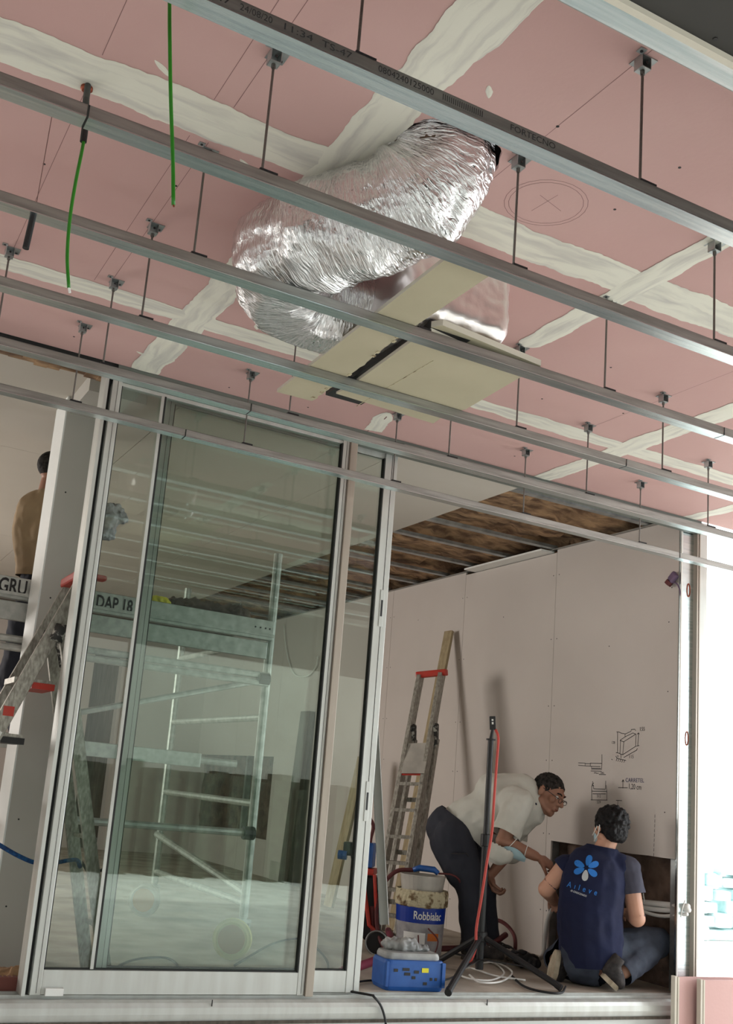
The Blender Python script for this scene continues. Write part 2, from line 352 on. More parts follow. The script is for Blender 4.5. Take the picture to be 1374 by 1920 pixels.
# head track between glass and ceiling
hd = st('trim_2', MB().box((1.0, 4.40, 2.515), (4.50, 4.43, 2.60)), mat('head_track_grey', rgb(112, 118, 112), .5, .3))
obj('head_rail', MB().box((-2.2, 4.40, 2.54), (1.0, 4.46, 2.56)).box((2.46, 4.385, 2.535), (4.5, 4.40, 2.545)).box((2.46, 4.385, 2.565), (4.5, 4.40, 2.572)), 'zinc_shaded', hd)
obj('head_slot', MB().box((2.46, 4.396, 2.548), (4.48, 4.40, 2.562)).box((-2.2, 4.41, 2.562), (1.0, 4.47, 2.60)), 'gasket', hd)

# outer ceiling: roof slab, pink boards, joint compound
ceil = st('ceiling', MB().box((-3.3, 1.0, 2.80), (7.8, 4.5, 2.95)), 'board_back')
XS = [-3.28, -2.2, -1.1, 0.0, 1.115, 2.25, 3.32, 4.40, 5.5, 6.6, 7.7]; YJ = [1.02, 2.495, 3.735, 4.40]
HC, HR = (1.325, 2.285), .172
for i in range(len(XS)-1):
    for j in range(3):
        x0, x1, y0, y1 = XS[i]+.002, XS[i+1]-.002, YJ[j]+.002, YJ[j+1]-.002
        if i == 4 and j == 0:
            mb = MB(); n = 48; vi = []; vo = []
            for k in range(n):
                a = 2*math.pi*k/n; c, s_ = math.cos(a), math.sin(a); jr = HR*(1+.03*math.sin(5*a)+.02*math.sin(13*a))
                vi.append((HC[0]+c*jr, HC[1]+s_*jr))
                tx = ((x1 if c > 0 else x0)-HC[0])/c if abs(c) > 1e-6 else 1e9; ty = ((y1 if s_ > 0 else y0)-HC[1])/s_ if abs(s_) > 1e-6 else 1e9
                t = min(tx, ty); vo.append((HC[0]+c*t, HC[1]+s_*t))
            # snap the nearest outer vertices to the corners
            for cx, cy in ((x0, y0), (x1, y0), (x1, y1), (x0, y1)):
                k = min(range(n), key=lambda q: (vo[q][0]-cx)**2+(vo[q][1]-cy)**2); vo[k] = (cx, cy)
            vs = [(*p, z) for z in (ZC, ZC+.0125) for p in vi+vo]
            fs = [(k, (k+1) % n, n+(k+1) % n, n+k) for k in range(n)] + [(2*n+k, 3*n+k, 3*n+(k+1) % n, 2*n+(k+1) % n) for k in range(n)] + [(k, 2*n+k, 2*n+(k+1) % n, (k+1) % n) for k in range(n)]
            mb.add(vs, fs)
        else: mb = MB().box((x0, y0, ZC), (x1, y1, ZC+.0125))
        obj('plasterboard_panel', mb, 'pink', ceil)
def strip(x0, y0, x1, y1, wd, seed, amp=.018, lift=.0012, taper0=0, taper1=0):
    a, b = V((x0, y0)), V((x1, y1)); L = (b-a).length; d = (b-a)/L; nn = V((-d.y, d.x)); n = max(8, int(L/.012)); K = 6
    me = bpy.data.meshes.new('joint_compound'); vs, fs, ed, uvs = [], [], [], []
    for i in range(n+1):
        t = i/n; s_ = t*L
        e = []
        for q in (0, 1):
            z = noise.noise(V((s_*3.1, seed*7.3+q*19, 0)))*amp*1.2 + noise.noise(V((s_*11, seed*3.1+q*11, 5)))*amp*.75 + noise.noise(V((s_*45, seed+q*5, 9)))*amp*.28 + noise.noise(V((s_*110, seed+q*5, 2)))*amp*.12
            e.append(wd/2+z)
        tp = 1
        if taper0: tp = min(tp, .15+.85*min(1, s_/taper0)**.6)
        if taper1: tp = min(tp, .15+.85*min(1, (L-s_)/taper1)**.6)
        for k in range(K+1):
            u = -e[0]*tp + (e[0]+e[1])*tp*k/K
            p = a + d*s_ + nn*u; r = abs(2*k/K-1)
            vs.append((p.x, p.y, ZC-lift*(1-.6*r**2)-.0004)); ed.append(max(0, (r-.45)/.55)); uvs.append((s_+seed, k/K))
    for i in range(n):
        for k in range(K):
            q = i*(K+1)+k; fs.append((q, q+1, q+K+2, q+K+1))
    me.from_pydata(vs, [], fs)
    at = me.attributes.new('edge', 'FLOAT', 'POINT')
    for i, e in enumerate(ed): at.data[i].value = e
    uvl = me.uv_layers.new(name='UVMap')
    for lp in me.loops: uvl.data[lp.index].uv = uvs[lp.vertex_index]
    o = obj('joint_compound', me, 'compound', ceil, smooth=True)
strip(-3.2, 2.50, 7.6, 2.50, .165, 1)
strip(-3.2, 3.735, 7.6, 3.735, .115, 2, amp=.012, lift=.0016)
strip(1.115, 1.05, 1.115, 4.395, .135, 3, lift=.0022)
strip(1.075, 1.05, 1.06, 2.5, .07, 31, lift=.0009, taper1=.5); strip(1.18, 1.05, 1.16, 2.1, .06, 32, lift=.0008, taper1=.5)
strip(2.25, 1.05, 2.25, 2.72, .10, 4, amp=.012, lift=.0028, taper1=.03); strip(2.245, 2.70, 2.25, 3.12, .095, 5, amp=.012, lift=.0024, taper0=.03, taper1=.03)
strip(2.23, 3.17, 2.26, 3.24, .06, 6, lift=.001); strip(2.2, 4.10, 2.27, 4.37, .09, 7, lift=.001, taper0=.1)
strip(3.32, 1.05, 3.32, 4.395, .12, 8, amp=.016, lift=.0026); strip(4.40, 1.05, 4.40, 4.395, .10, 9); strip(5.5, 1.05, 5.5, 4.395, .12, 10)
strip(0, 1.05, 0, 4.395, .13, 11); strip(-1.1, 1.05, -1.1, 4.395, .13, 12); strip(6.6, 1.05, 6.6, 4.395, .13, 13)
for k, (x, y) in enumerate([(.52, 2.35), (1.02, 4.2), (1.29, 3.9), (.86, 2.62), (1.26, 1.95), (1.33, 3.62), (3.1, 3.95), (3.28, 4.15)]):
    strip(x, y, x+.05+.03*math.sin(k), y+.04, .02, 40+k, amp=.006, lift=.0006, taper0=.03, taper1=.03)
# pencil lines, circle and screw heads on the boards
mb = MB()
for x in (.756, .70, 1.50, 2.25, 3.01, .40): ribbon(mb, [(x+.002*math.sin(y*3), y, ZC-.0003) for y in (1.1, 1.7, 2.41)], .0016, (0, 0, 1)); ribbon(mb, [(x, 2.6, ZC-.0003), (x, 3.66, ZC-.0003)], .0016, (0, 0, 1))
for r in (.108, .121): ribbon(mb, [(1.70+r*math.cos(a/24*math.pi*2)*1.02, 2.285+r*math.sin(a/24*math.pi*2), ZC-.0003) for a in range(25)], .0015, (0, 0, 1))
ribbon(mb, [(1.66, 2.26, ZC-.0003), (1.76, 2.29, ZC-.0003)], .0015, (0, 0, 1)); ribbon(mb, [(1.70, 2.23, ZC-.0003), (1.69, 2.34, ZC-.0003)], .0015, (0, 0, 1))
obj('pencil_lines', mb, 'graphite', ceil)
mb = MB()
for x, y in [(1.5, 1.98), (1.88, 2.19), (1.88, 1.93), (.38, 3.0), (.75, 2.87), (.76, 4.23), (1.49, 4.32), (1.87, 2.76), (2.63, 3.06), (3.0, 2.77), (2.63, 1.9), (2.63, 3.5), (1.88, 3.3), (1.88, 4.3), (3.0, 3.4), (3.0, 4.2), (.38, 4.2), (.38, 2.0), (.76, 1.6)]:
    mb.cyl((x, y, ZC-.0008), (x, y, ZC+.002), .0045, n=10)
obj('screw_heads', mb, 'black', ceil, kind='stuff')

# finished soffit over the camera, its edge trim
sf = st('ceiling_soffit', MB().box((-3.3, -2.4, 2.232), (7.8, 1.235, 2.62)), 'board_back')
for x, y in ((1.03, 1.21), (1.26, 1.21), (1.5, 1.21)): obj('screw_head', MB().cyl((x, y, 2.2305), (x, y, 2.234), .0045, n=10), 'black', sf)
e = thing('edge_trim', 'pale galvanised angle trim along the edge of the dark soffit, top right corner', 'trim', (0, 1.26, 2.23))
obj('flange', MB().box((-3.2, 1.238, 2.2245), (7.7, 1.285, 2.2265)), 'zinc', e)
obj('web', MB().box((-3.2, 1.285, 2.2245), (7.7, 1.287, 2.262)), 'zinc_shaded', e)
obj('board_edge', MB().box((-3.2, 1.224, 2.219), (7.7, 1.238, 2.231)), 'gypsum', e)

# ------------------------------------------------------------------ inner room shell
XW = 4.40
wl = st('wall_left', MB().box((-2.4, 4.5, 0), (-2.2, 12.6, 2.8)), 'inner_board')
bk = st('wall_back', MB().box((-2.2, 12.4, 0), (3.0, 12.6, 2.8)).box((3.34, 12.4, 0), (4.9, 12.6, 2.8)).box((3.0, 12.4, 2.2), (3.34, 12.6, 2.8)), 'inner_board')
st('door_3', MB().box((3.0, 12.55, 0), (3.34, 12.6, 2.2)), 'wood_dark')
# right wall: steel studs, brown insulation and white boards fixed to them
wr = st('wall_right', MB().box((4.62, 4.95, -.7), (4.9, 12.6, 2.85)).box((4.515, 4.505, -.7), (4.56, 4.95, 2.85)), 'board_back')
YP = [4.475, 5.61, 6.72, 7.84, 8.96, 10.1, 11.2, 12.4]
cutpx = [(1030, 1577), (1060, 1580), (1085, 1584), (1130, 1592), (1160, 1597), (1185, 1601), (1215, 1604), (1240, 1608), (1273, 1612)]
for i in range(7):
    y0, y1 = YP[i]+.0015, YP[i+1]-.0015
    if i == 0:
        cp = sorted([(at_x(px, py, XW).y, at_x(px, py, XW).z) for px, py in cutpx]); 
        yl = 5.56
        low = [(y, z) for y, z in cp if y0 < y < yl]
        out = [(y0, low[0][1])] + low + [(yl, .70), (yl, .0), (y1, 0), (y1, 2.6), (y0, 2.6)]
        mb = MB(); n = len(out); mb.add([(XW, *p) for p in out]+[(XW+.0125, *p) for p in out], [tuple(range(n)), tuple(range(n, 2*n))[::-1]]+[(k, (k+1) % n, (k+1) % n+n, k+n) for k in range(n)])
    elif i == 5: mb = MB().box((XW, y0, 1.17), (XW+.0125, y1, 2.6)).box((XW, y0, 0), (XW+.0125, y1, .35))
    elif i == 6: mb = MB().box((XW, y0, 1.17), (XW+.0125, y1, 2.6)).box((XW, y0, 0), (XW+.0125, y1, .35))
    else: mb = MB().box((XW, y0, 0), (XW+.0125, y1, 2.6 if i != 1 else 2.58))
    obj('plasterboard_panel', mb, 'inner_board', wr)
def slab_noise(x, y0, y1, z0, z1, amp, ny, nz):
    mb = MB(); vs = []
    for j in range(nz+1):
        for i in range(ny+1):
            y = y0+(y1-y0)*i/ny; z = z0+(z1-z0)*j/nz; vs.append((x+amp*noise.noise(V((y*9, z*9, 3)))+amp*.6*noise.noise(V((y*25, z*25, 1))), y, z))
    return mb.add(vs, [(j*(ny+1)+i, j*(ny+1)+i+1, (j+1)*(ny+1)+i+1, (j+1)*(ny+1)+i) for j in range(nz) for i in range(ny)])
obj('insulation_batt', slab_noise(4.50, 4.5, 5.66, 0, .8, .014, 60, 42), 'wool_dark', wr, smooth=True)
obj('insulation_batt', slab_noise(4.50, 10.1, 12.4, .3, 1.3, .014, 40, 24), 'wool_dark', wr, smooth=True)
for y in (4.52, 5.615, 10.9): obj('metal_stud', MB().box((4.435, y-.025, 0), (4.437, y+.025, 2.6)).box((4.435, y-.025, 0), (4.49, y-.023, 2.6)), 'zinc_dull', wr)
mb = MB()
for y in YP[1:6]:
    for z in (.25, .7, 1.15, 1.5, 1.95, 2.4):
        for dy in (-.03, .03): mb.cyl((XW-.0006, y+dy, z+.05*math.sin(y*9+z)), (XW+.001, y+dy, z+.05*math.sin(y*9+z)), .004, n=8)
for y, z in ((4.56, .93), (4.55, 1.6), (4.55, 2.0), (4.53, 2.2), (5.06, 1.9), (5.06, .85), (6.2, 2.2), (6.2, 1.3), (7.4, 1.7), (7.4, 2.3), (7.4, 1.1)): mb.cyl((XW-.0006, y, z), (XW+.001, y, z), .004, n=8)
obj('screw_heads', mb, 'ink', wr, kind='stuff')
# drawings and notes on the wall (strokes taken from a 1374x1649 enlargement of 200x240 photo pixels)
def K(u, v): return at_x(1040+u/6.87, 1340+v/6.87, XW-.0012)
def K_W(a, b): return (K(b, 900)-K(a, 900)).length
def stroke(mb, pts, wd=.0035): ribbon(mb, [K(*p) for p in pts], wd, (-1, 0, 0))
dr = MB()
for p in [[(797, 222), (830, 225), (860, 240), (905, 248)], [(808, 230), (808, 490)], [(790, 488), (835, 498)], [(840, 330), (885, 350), (1042, 250), (1005, 236), (905, 285), (840, 330)], [(905, 250), (905, 285)], [(845, 335), (838, 505), (875, 515), (888, 352)],
          [(875, 515), (1040, 408), (1045, 252)], [(905, 250), (980, 215)], [(980, 215), (985, 192), (1030, 188), (1040, 205)], [(1078, 235), (1068, 400)], [(1062, 250), (1078, 235), (1088, 250)], [(1050, 405), (1085, 398)], [(890, 550), (1055, 455), (1060, 435)],
          [(850, 515), (852, 560)], [(785, 535), (800, 562), (915, 590)], [(800, 565), (790, 595)], [(825, 570), (812, 600)], [(850, 576), (838, 606)], [(875, 582), (862, 612)], [(900, 588), (888, 614)],
          [(303, 620), (390, 625), (390, 660), (303, 652)], [(390, 630), (458, 632)], [(390, 660), (458, 662)], [(458, 625), (605, 628), (600, 705), (472, 702), (472, 670)], [(458, 625), (458, 665), (585, 668)], [(480, 690), (590, 690)], [(605, 515), (605, 628)], [(465, 725), (600, 730)], [(570, 770), (655, 772)],
          [(475, 915), (475, 985), (670, 988), (660, 910)], [(475, 915), (495, 915), (500, 955), (650, 960), (655, 855)], [(487, 860), (487, 900)], [(500, 880), (480, 900), (500, 915)], [(475, 990), (475, 1100)], [(670, 990), (670, 1100)], [(490, 1020), (655, 1022)], [(465, 1098), (675, 1100)],
          [(878, 840), (876, 945)], [(865, 865), (878, 838), (892, 865)], [(818, 940), (935, 942)], [(790, 1103), (862, 1107)], [(812, 1107), (806, 1225)], [(835, 1225), (850, 1245)], [(730, 575), (740, 580)]]: stroke(dr, p)
for k in range(9): y = 1290+k*62; stroke(dr, [(1290-k*2, y), (1288-k*2, y+34)], .003)
obj('pen_drawing', dr, 'ink', wr)
def wtxt(u, v, s, txt, m, dx=6, dy=0, fit=None):
    mb = MB(); o_ = K(u, v); r_ = K(u+60, v+dy)-o_; u_ = V((0, 0, 1)); text_on(mb, txt, s, o_, r_, u_, fit=fit, lift=.0); n = r_.cross(u_)
    obj('handwriting', mb, m, wr)
wtxt(1088, 208, .032, '155', 'ink'); wtxt(728, 375, .022, '120', 'ink'); wtxt(950, 562, .029, '115', 'ink'); wtxt(795, 550, .018, '20', 'ink')
wtxt(540, 1066, .024, '512', 'ink'); wtxt(540, 1145, .024, '539', 'ink'); wtxt(908, 866, .033, 'CARRETEL', 'blue_ink', fit=K_W(908, 1150), dy=2); wtxt(945, 955, .044, '1,20 cm', 'ink', dy=5, fit=K_W(945, 1112)); wtxt(505, 762, .016, 'Max 180', 'ink', fit=K_W(505, 630))
# inner ceiling: white boards, then a bare strip with mineral wool and furring bars
ci = st('ceiling_inner', MB().box((-2.4, 4.5, 2.86), (4.56, 12.6, 3.0)), 'board_back')
for i, (x0, x1) in enumerate([(-2.2, -1.0), (-1.0, .2), (.2, 1.4), (1.4, 2.55), (2.55, 3.36)]):
    for j, (y0, y1) in enumerate([(4.5, 6.1), (6.1, 8.6), (8.6, 11.1), (11.1, 12.4)]):
        obj('plasterboard_panel', MB().box((x0+.002, y0+.002, 2.60), (x1-.002, y1-.002, 2.6125)), 'inner_ceiling', ci)
mb = MB(); nx, ny = 34, 150; vs = []
for j in range(ny+1):
    for i in range(nx+1):
        x = 3.2+1.42*i/nx; y = 4.5+7.9*j/ny; sag = .035*abs(math.sin((y-4.7)/1.05*math.pi)); 
        vs.append((x, y, 2.675-sag+.018*noise.noise(V((x*6, y*6, 0)))+.012*noise.noise(V((x*19, y*19, 4)))+(.03 if noise.noise(V((x*2.2, y*2.6, 8))) > .12 else 0)))
mb.add(vs, [(j*(nx+1)+i, j*(nx+1)+i+1, (j+1)*(nx+1)+i+1, (j+1)*(nx+1)+i) for j in range(ny) for i in range(nx)])
obj('mineral_wool', mb, 'wool', ci, smooth=True)
for y in (4.72, 5.63, 6.07, 6.52, 6.98, 7.43, 7.9, 8.4, 9.0, 9.6, 10.3, 11.0): obj('furring_bar', MB().box((3.34, y-.022, 2.603), (4.40, y+.022, 2.605)).box((3.34, y-.024, 2.603), (4.40, y-.022, 2.625)).box((3.34, y+.022, 2.603), (4.40, y+.024, 2.625)), 'zinc_dull', ci)
obj('edge_angle', MB().box((4.37, 4.5, 2.598), (4.42, 12.4, 2.6)), 'zinc_shaded', ci)
obj('white_offcut', MB().box((4.30, 5.66, 2.585), (4.415, 6.6, 2.597)), 'white', ci)
# brown rotten strip above the left bay
ex = MB()
for k in range(30):
    x = -.6+k*.055; ex.box((x, 4.47+.01*math.sin(k*2.1), 2.555+.006*math.sin(k*1.3)), (x+.057, 4.56+.03*noise.noise(V((k*.7, 0, 0))), 2.597), )
obj('crumbling_edge', ex, 'wool', ci)

# ------------------------------------------------------------------ sliding glass doors
def X_at(px, py, y=FY): return at_y(px, py, y).x
def door(name, x0, x1, y, wl_, wr_, zr, zt, right_m='alu', handle=False):
    o = st(name, MB().box((x0, y-.012, zt-.05), (x1, y+.018, zt)), 'alu')
    obj('bottom_rail', MB().box((x0+wl_, y-.018, .004), (x1-wr_, y+.018, zr)), 'alu', o, bevel=.002)
    for nm, a, b, mm in (('left_stile', x0, x0+wl_, 'alu'), ('right_stile', x1-wr_, x1, right_m)):
        s_ = obj(nm, MB().box((a, y-.02, .002), (b, y+.02, zt)), mm, o, bevel=.0025)
        obj('groove', MB().box((a+(b-a)*.55, y-.0215, .01), (a+(b-a)*.58, y-.0195, zt)), 'gasket', s_)
    obj('gasket', MB().box((x0+wl_, y-.012, zr), (x0+wl_+.005, y+.01, zt-.05)).box((x1-wr_-.006, y-.019, zr), (x1-wr_, y+.01, zt-.05)).box((x0+wl_, y-.012, zr), (x1-wr_, y+.01, zr+.005)), 'gasket', o)
    obj('pane', MB().box((x0+wl_, y-.004, zr), (x1-wr_, y+.004, zt-.05)), 'glass', o)
    if handle:
        for z, lab in ((1.75, 0), (.84, 0)):
            h = obj('handle_recess', MB().box((x1-wr_*.62, y-.0235, z-.09), (x1-wr_*.3, y-.0205, z+.09)), 'alu', o, bevel=.004)
            obj('slot', MB().box((x1-wr_*.54, y-.0245, z-.04), (x1-wr_*.4, y-.0235, z+.04)), 'black', h)
    return o
d1 = door('door_1', .984, 2.163, FY-.012, .042, .034, .095, 2.55)
d2 = door('door_2', 1.245, 2.468, FY+.045, .045, .07, .095, 2.55, handle=True)
obj('interlock_stile', MB().box((2.165, FY-.045, .0), (2.202, FY+.01, 2.54)), 'alu_brown', d1, bevel=.002)
obj('cover_strip', MB().box((1.208, FY-.034, .1), (1.221, FY-.026, 2.5)), 'alu', d1)
obj('cover_gap', MB().box((1.221, FY-.031, .1), (1.231, FY-.027, 2.5)), 'gasket', d1)
obj('edge_strip', MB().box((1.236, FY-.0, .0), (1.244, FY+.02, 2.54)), 'alu', d2)
obj('stop_block', MB().box((1.04, FY-.05, .003), (1.11, FY-.034, .03)), 'white', d1)
st('trim_3', MB().box((.950, FY-.04, .0), (.965, FY+.06, 2.56)), 'alu')
st('trim_4', MB().box((.965, FY-.0, .0), (.983, FY+.05, 2.56)), 'gasket')
# right jamb: steel stud, seals, fixed frame
j = thing('wall_stud', 'shiny galvanised vertical stud closing the right wall beside the bright opening', 'stud', (4.43, 4.45, 0))
obj('web', MB().box((4.39, 4.440, 0), (4.482, 4.442, 2.59)), 'zinc', j)
obj('flange', MB().box((4.405, 4.442, 0), (4.407, 4.48, 2.59)).box((4.473, 4.442, 0), (4.475, 4.48, 2.59)), 'zinc', j)
obj('lip', MB().box((4.382, 4.436, 0), (4.39, 4.442, 2.59)), 'white', j)
for z in (1.34, 2.18): obj('service_hole', MB().tube([(4.44+.011*math.cos(a), 4.4385, z+.038*math.sin(a)) for a in [k*math.pi/8 for k in range(17)]], .003, 6), 'copper', j)
st('trim_5', MB().box((4.478, 4.41, 0), (4.488, 4.50, 2.59)).box((4.495, 4.41, 0), (4.502, 4.5, 2.59)), 'alu_brown')
st('trim_6', MB().box((4.506, 4.415, .18), (4.56, 4.47, 2.59)), 'alu')
# column inside
c = thing('column', 'broad grey rendered column behind the left glass, left side whitened as lit', 'column', (1.03, 5.12, 0))
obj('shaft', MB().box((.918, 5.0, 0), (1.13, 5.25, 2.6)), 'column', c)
obj('lit_side_face', MB().box((.911, 5.0, 0), (.918, 5.25, 2.6)), 'white_paint', c)  # white sheet stands in for the light falling on the left face
obj('head_block', MB().box((.93, 4.62, 2.52), (1.2, 5.0, 2.6)), 'column', c)
for z in (2.13, 1.62, 1.2, .62, .25, -1): 
    if z > 0: obj('hole', MB().cyl((.965, 4.9985, z), (.965, 5.001, z), .004, n=10), 'black', c)
# outside: opposite house and hedge (seen in the glass), stone wall beyond the right edge
h = thing('opposite_house', 'pale rendered house across the yard, mirrored in the glass', 'house', (0, -10, -.7))
obj('wall', MB().box((-10, -10.4, -.7), (16, -9.8, 3.6)), 'house', h)
obj('roof', MB().box((-10.3, -10.8, 3.6), (16.3, -9.6, 3.75)), 'wood_dark', h)
hg = MB(); 
for k in range(120): x = -8+k*.19; hg.box((x, -9.3+.15*math.sin(k*2.3), -.7), (x+.22, -8.6+.2*math.sin(k*1.7), 1.0+.2*noise.noise(V((k*.5, 0, 0)))))
obj('hedge', hg, 'hedge', label='dark clipped hedge across the yard, mirrored in the glass', cat='hedge', kind='stuff')
sw = thing('stone_wall', 'overexposed pale stone garden wall seen past the right edge of the building', 'wall', (14, 12.2, -.72))
for r in range(6):
    for k in range(16):
        x = 11.4+k*.36+.17*(r % 2)+.05*math.sin(k*3+r); z = -.72+r*.19
        obj('stone', MB().box((x, 12.0+.05*math.sin(k*5+r*3), z), (x+.33+.05*math.sin(k*7+r), 12.4, z+.17+.03*math.sin(k*4+r*2))), 'stone', sw, bevel=.03)

# ------------------------------------------------------------------ ceiling grid
CY = [1.666, 2.15, 2.637, 3.135, 3.61, 4.08]; ZB = 2.23
ORD = ['first', 'second', 'third', 'fourth', 'fifth', 'sixth']
def channel(k, x0, x1, label):
    y = CY[k]; t = thing('ceiling_channel', label, 'channel', (x0, y, ZB), 'ceiling channels')
    w2 = .0235; b = [(-w2, 0)]
    g = [-.016, -.0125, -.009, -.003, .003, .009, .0125, .016]
    for i, q in enumerate(g): b += [(q-.0013, 0), (q, .0022 if i not in (3, 4) else .0028), (q+.0013, 0)]
    b += [(w2, 0), (w2, .0009), (-w2, .0009)]
    # bottom web with its ribs: ribs stay inside the sheet
    top = [(w2, .0032), (-w2, .0032)]
    out = b[:-2] + top
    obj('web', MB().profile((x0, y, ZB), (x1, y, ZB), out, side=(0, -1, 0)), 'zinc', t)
    s1 = obj('side_flange', MB().box((x0, y-w2, ZB+.001), (x1, y-w2+.0012, ZB+.027)).box((x0, y-w2, ZB+.0262), (x1, y-w2+.006, ZB+.027)), 'zinc_shaded', t)
    obj('side_flange', MB().box((x0, y+w2-.0012, ZB+.001), (x1, y+w2, ZB+.027)).box((x0, y+w2-.006, ZB+.0262), (x1, y+w2, ZB+.027)), 'zinc_shaded', t)
    return t, s1
def side_print(s1, y, x, txt, wd, s=.02):
    ws = txt.split('  ')
    if len(ws) > 1:
        for i, w_ in enumerate(ws): side_print(s1, y, x+wd*i/len(ws), w_, wd/len(ws)*.78, s)
        return
    mb = MB(); text_on(mb, txt, s, (x, y-.0235, ZB+.007), (1, 0, 0), (0, 0, 1), fit=wd, lift=.0005); obj('printed_text', mb, 'ink', s1)
def splice(k, x, t):
    y = CY[k]; obj('splice_edge', MB().box((x-.002, y-.0245, ZB-.0012), (x+.002, y+.0245, ZB)).box((x-.002, y-.0252, ZB), (x+.002, y-.0236, ZB+.026)), 'gasket', t)
t, s1 = channel(0, -.9, 6.9, 'nearest galvanised ceiling channel, printed with dates, crossing the upper right corner')
side_print(s1, CY[0], .42, 'TC47  24/08/20  11:34  TS-47', .34); side_print(s1, CY[0], .80, '0804240125000', .13); side_print(s1, CY[0], .95, 'IIIIIIIIIIIIIIIIIIII', .10); side_print(s1, CY[0], 1.12, 'FORTECNO', .12)
t, s1 = channel(1, -.9, .34, 'short left piece of the second ceiling channel, above the green cable'); channel(1, .345, 6.9, 'second ceiling channel from the top, passing in front of the foil duct')
splice(1, .343, t)
t, _ = channel(2, -.9, 2.775, 'third ceiling channel, crossing the foil duct low down and the beige boards'); splice(2, 2.778, t); channel(2, 2.78, 6.9, 'right piece of the third ceiling channel, glaring white by the right edge')
t, _ = channel(3, -.9, 2.765, 'fourth ceiling channel, under the lower end of the beige boards'); splice(3, 2.768, t); channel(3, 2.77, 6.9, 'right piece of the fourth ceiling channel beyond the splice')
t, _ = channel(4, -.9, 1.33, 'left piece of the fifth ceiling channel, over the top of the left glass'); splice(4, 1.333, t); channel(4, 1.335, 6.9, 'fifth ceiling channel, right piece just in front of the door head')
t, _ = channel(5, -.9, 1.23, 'left piece of the lowest ceiling channel, crossing the grey column top'); splice(5, 1.233, t); t, _ = channel(5, 1.235, 3.99, 'lowest ceiling channel, middle piece crossing the big glass pane and brown wool'); splice(5, 3.993, t); channel(5, 3.995, 6.9, 'short right end of the lowest ceiling channel against the white opening')

def hanger(label):
    t = thing('ceiling_hanger', label, 'hanger', (0, 0, ZC), 'threaded rod hangers')
    b = MB().box((-.014, -.016, ZC-.003), (.034, .030, ZC-.0008)).box((-.014, -.016, ZC-.034), (-.0125, .012, ZC-.003)).box((.0125, -.016, ZC-.034), (.014, .012, ZC-.003)).box((-.014, -.016, ZC-.034), (.014, .012, ZC-.0325)).box((-.014, .0105, ZC-.030), (.014, .012, ZC-.003)).box((-.03, -.03, ZC-.003), (-.012, -.012, ZC-.0008))
    br = obj('bracket', b, 'zinc_dull', t)
    obj('screw', MB().cyl((.024, .018, ZC-.0045), (.024, .018, ZC-.002), .005, n=8), 'black', br); obj('screw', MB().cyl((-.021, -.021, ZC-.0045), (-.021, -.021, ZC-.002), .004, n=8), 'black', br); obj('bolt', MB().cyl((0, -.0165, ZC-.020), (0, -.0155, ZC-.020), .004, n=8), 'black', br)
    obj('rod', MB().cyl((0, -.002, ZC-.045), (0, -.002, ZB+.012), .0034, n=8).cyl((0, -.002, ZC-.045), (0, -.002, ZC-.033), .006, n=6), 'steel_rod', t)
    obj('clip', MB().box((-.012, -.020, ZB+.0285), (.034, .018, ZB+.035)).box((-.008, -.018, ZB+.006), (.012, .018, ZB+.0285)), 'black', t)
    return t
hp = []
for k, y in enumerate(CY):
    for x in (.015, .763, 1.50, 2.24, 2.98, 3.73, 4.47):
        if k == 4 and x == .015: x = .39
        if k == 3 and x == 3.755: pass
        hp.append((k, x, y))
first = None; cnt = {}
for k, x, y in hp:
    px = (V((x, y*YS, 2.4))-CAM); sx = PPX+FPX*px.dot(RT)/px.dot(FW); sy = PPY-FPX*px.dot(UP)/px.dot(FW)
    if not (-40 < sx < 1400 and -60 < sy < 1400): continue
    cnt[k] = cnt.get(k, 0)+1
    lab = f'threaded rod hanger on the {ORD[k]} ceiling channel from the top, {ORD[cnt[k]-1]} from its left'
    if first is None: first = hanger(lab); first.location = (x, y*YS, ZC)
    else: dup(first, (x, y, ZC), lab)

# ------------------------------------------------------------------ cables and sleeves
def tubething(name, label, cat, pts, r, m, n=8, k=6, group=None):
    return obj(name, MB().tube(spline(pts, k), r, n), m, label=label, cat=cat, group=group, smooth=True)
g = thing('green_cable', 'long green cable hanging from above the frame in front of the second channel', 'cable', (.42, 1.85, 2.3))
obj('sheath', MB().tube(spline([at_y(300, -400, 1.85), at_y(316, -60, 1.85), at_y(318, 60, 1.85), at_y(320, 180, 1.85), at_y(324, 300, 1.85), at_y(325, 384, 1.85)]), .0040, 8), 'green_cable', g, smooth=True)
obj('wire_end', MB().cyl(at_y(325, 383, 1.85), at_y(326, 388, 1.85), .0018), 'copper', g)
g = thing('green_cable', 'green cable hanging from a black sleeve at the left, frayed at its end', 'cable', (.38, 2.4, 2.1))
a0 = at_y(158, 262, 2.41)
obj('sheath', MB().tube(spline([at_y(159, 235, 2.41), at_y(156, 270, 2.41), at_y(142, 340, 2.41), at_y(131, 410, 2.41), at_y(126, 480, 2.41), at_y(129, 540, 2.41)]), .0042, 8), 'green_cable', g, smooth=True)
sl = MB().tube([V((.40, 2.55, ZC)), V((.39, 2.48, 2.5)), at_y(160, 235, 2.41), at_y(156, 266, 2.41)], .0085, 10); obj('sleeve', sl, 'black', g)
obj('wire_end', MB().cyl(at_y(129, 538, 2.41), at_y(131, 549, 2.41), .003), 'white', g)
obj('ceiling_grommet', MB().lathe((.40, 2.56, ZC-.012), [(.012, 0), (.016, .004), (.016, .013)]), 'copper', g)
g = thing('conduit_sleeve', 'short empty black conduit sleeve hanging at the left edge', 'conduit', (.3, 2.58, 2.2))
obj('sleeve', MB().tube([at_y(66, 392, 2.63), at_y(62, 405, 2.63), at_y(48, 466, 2.63)], .0085, 12), 'black', g)
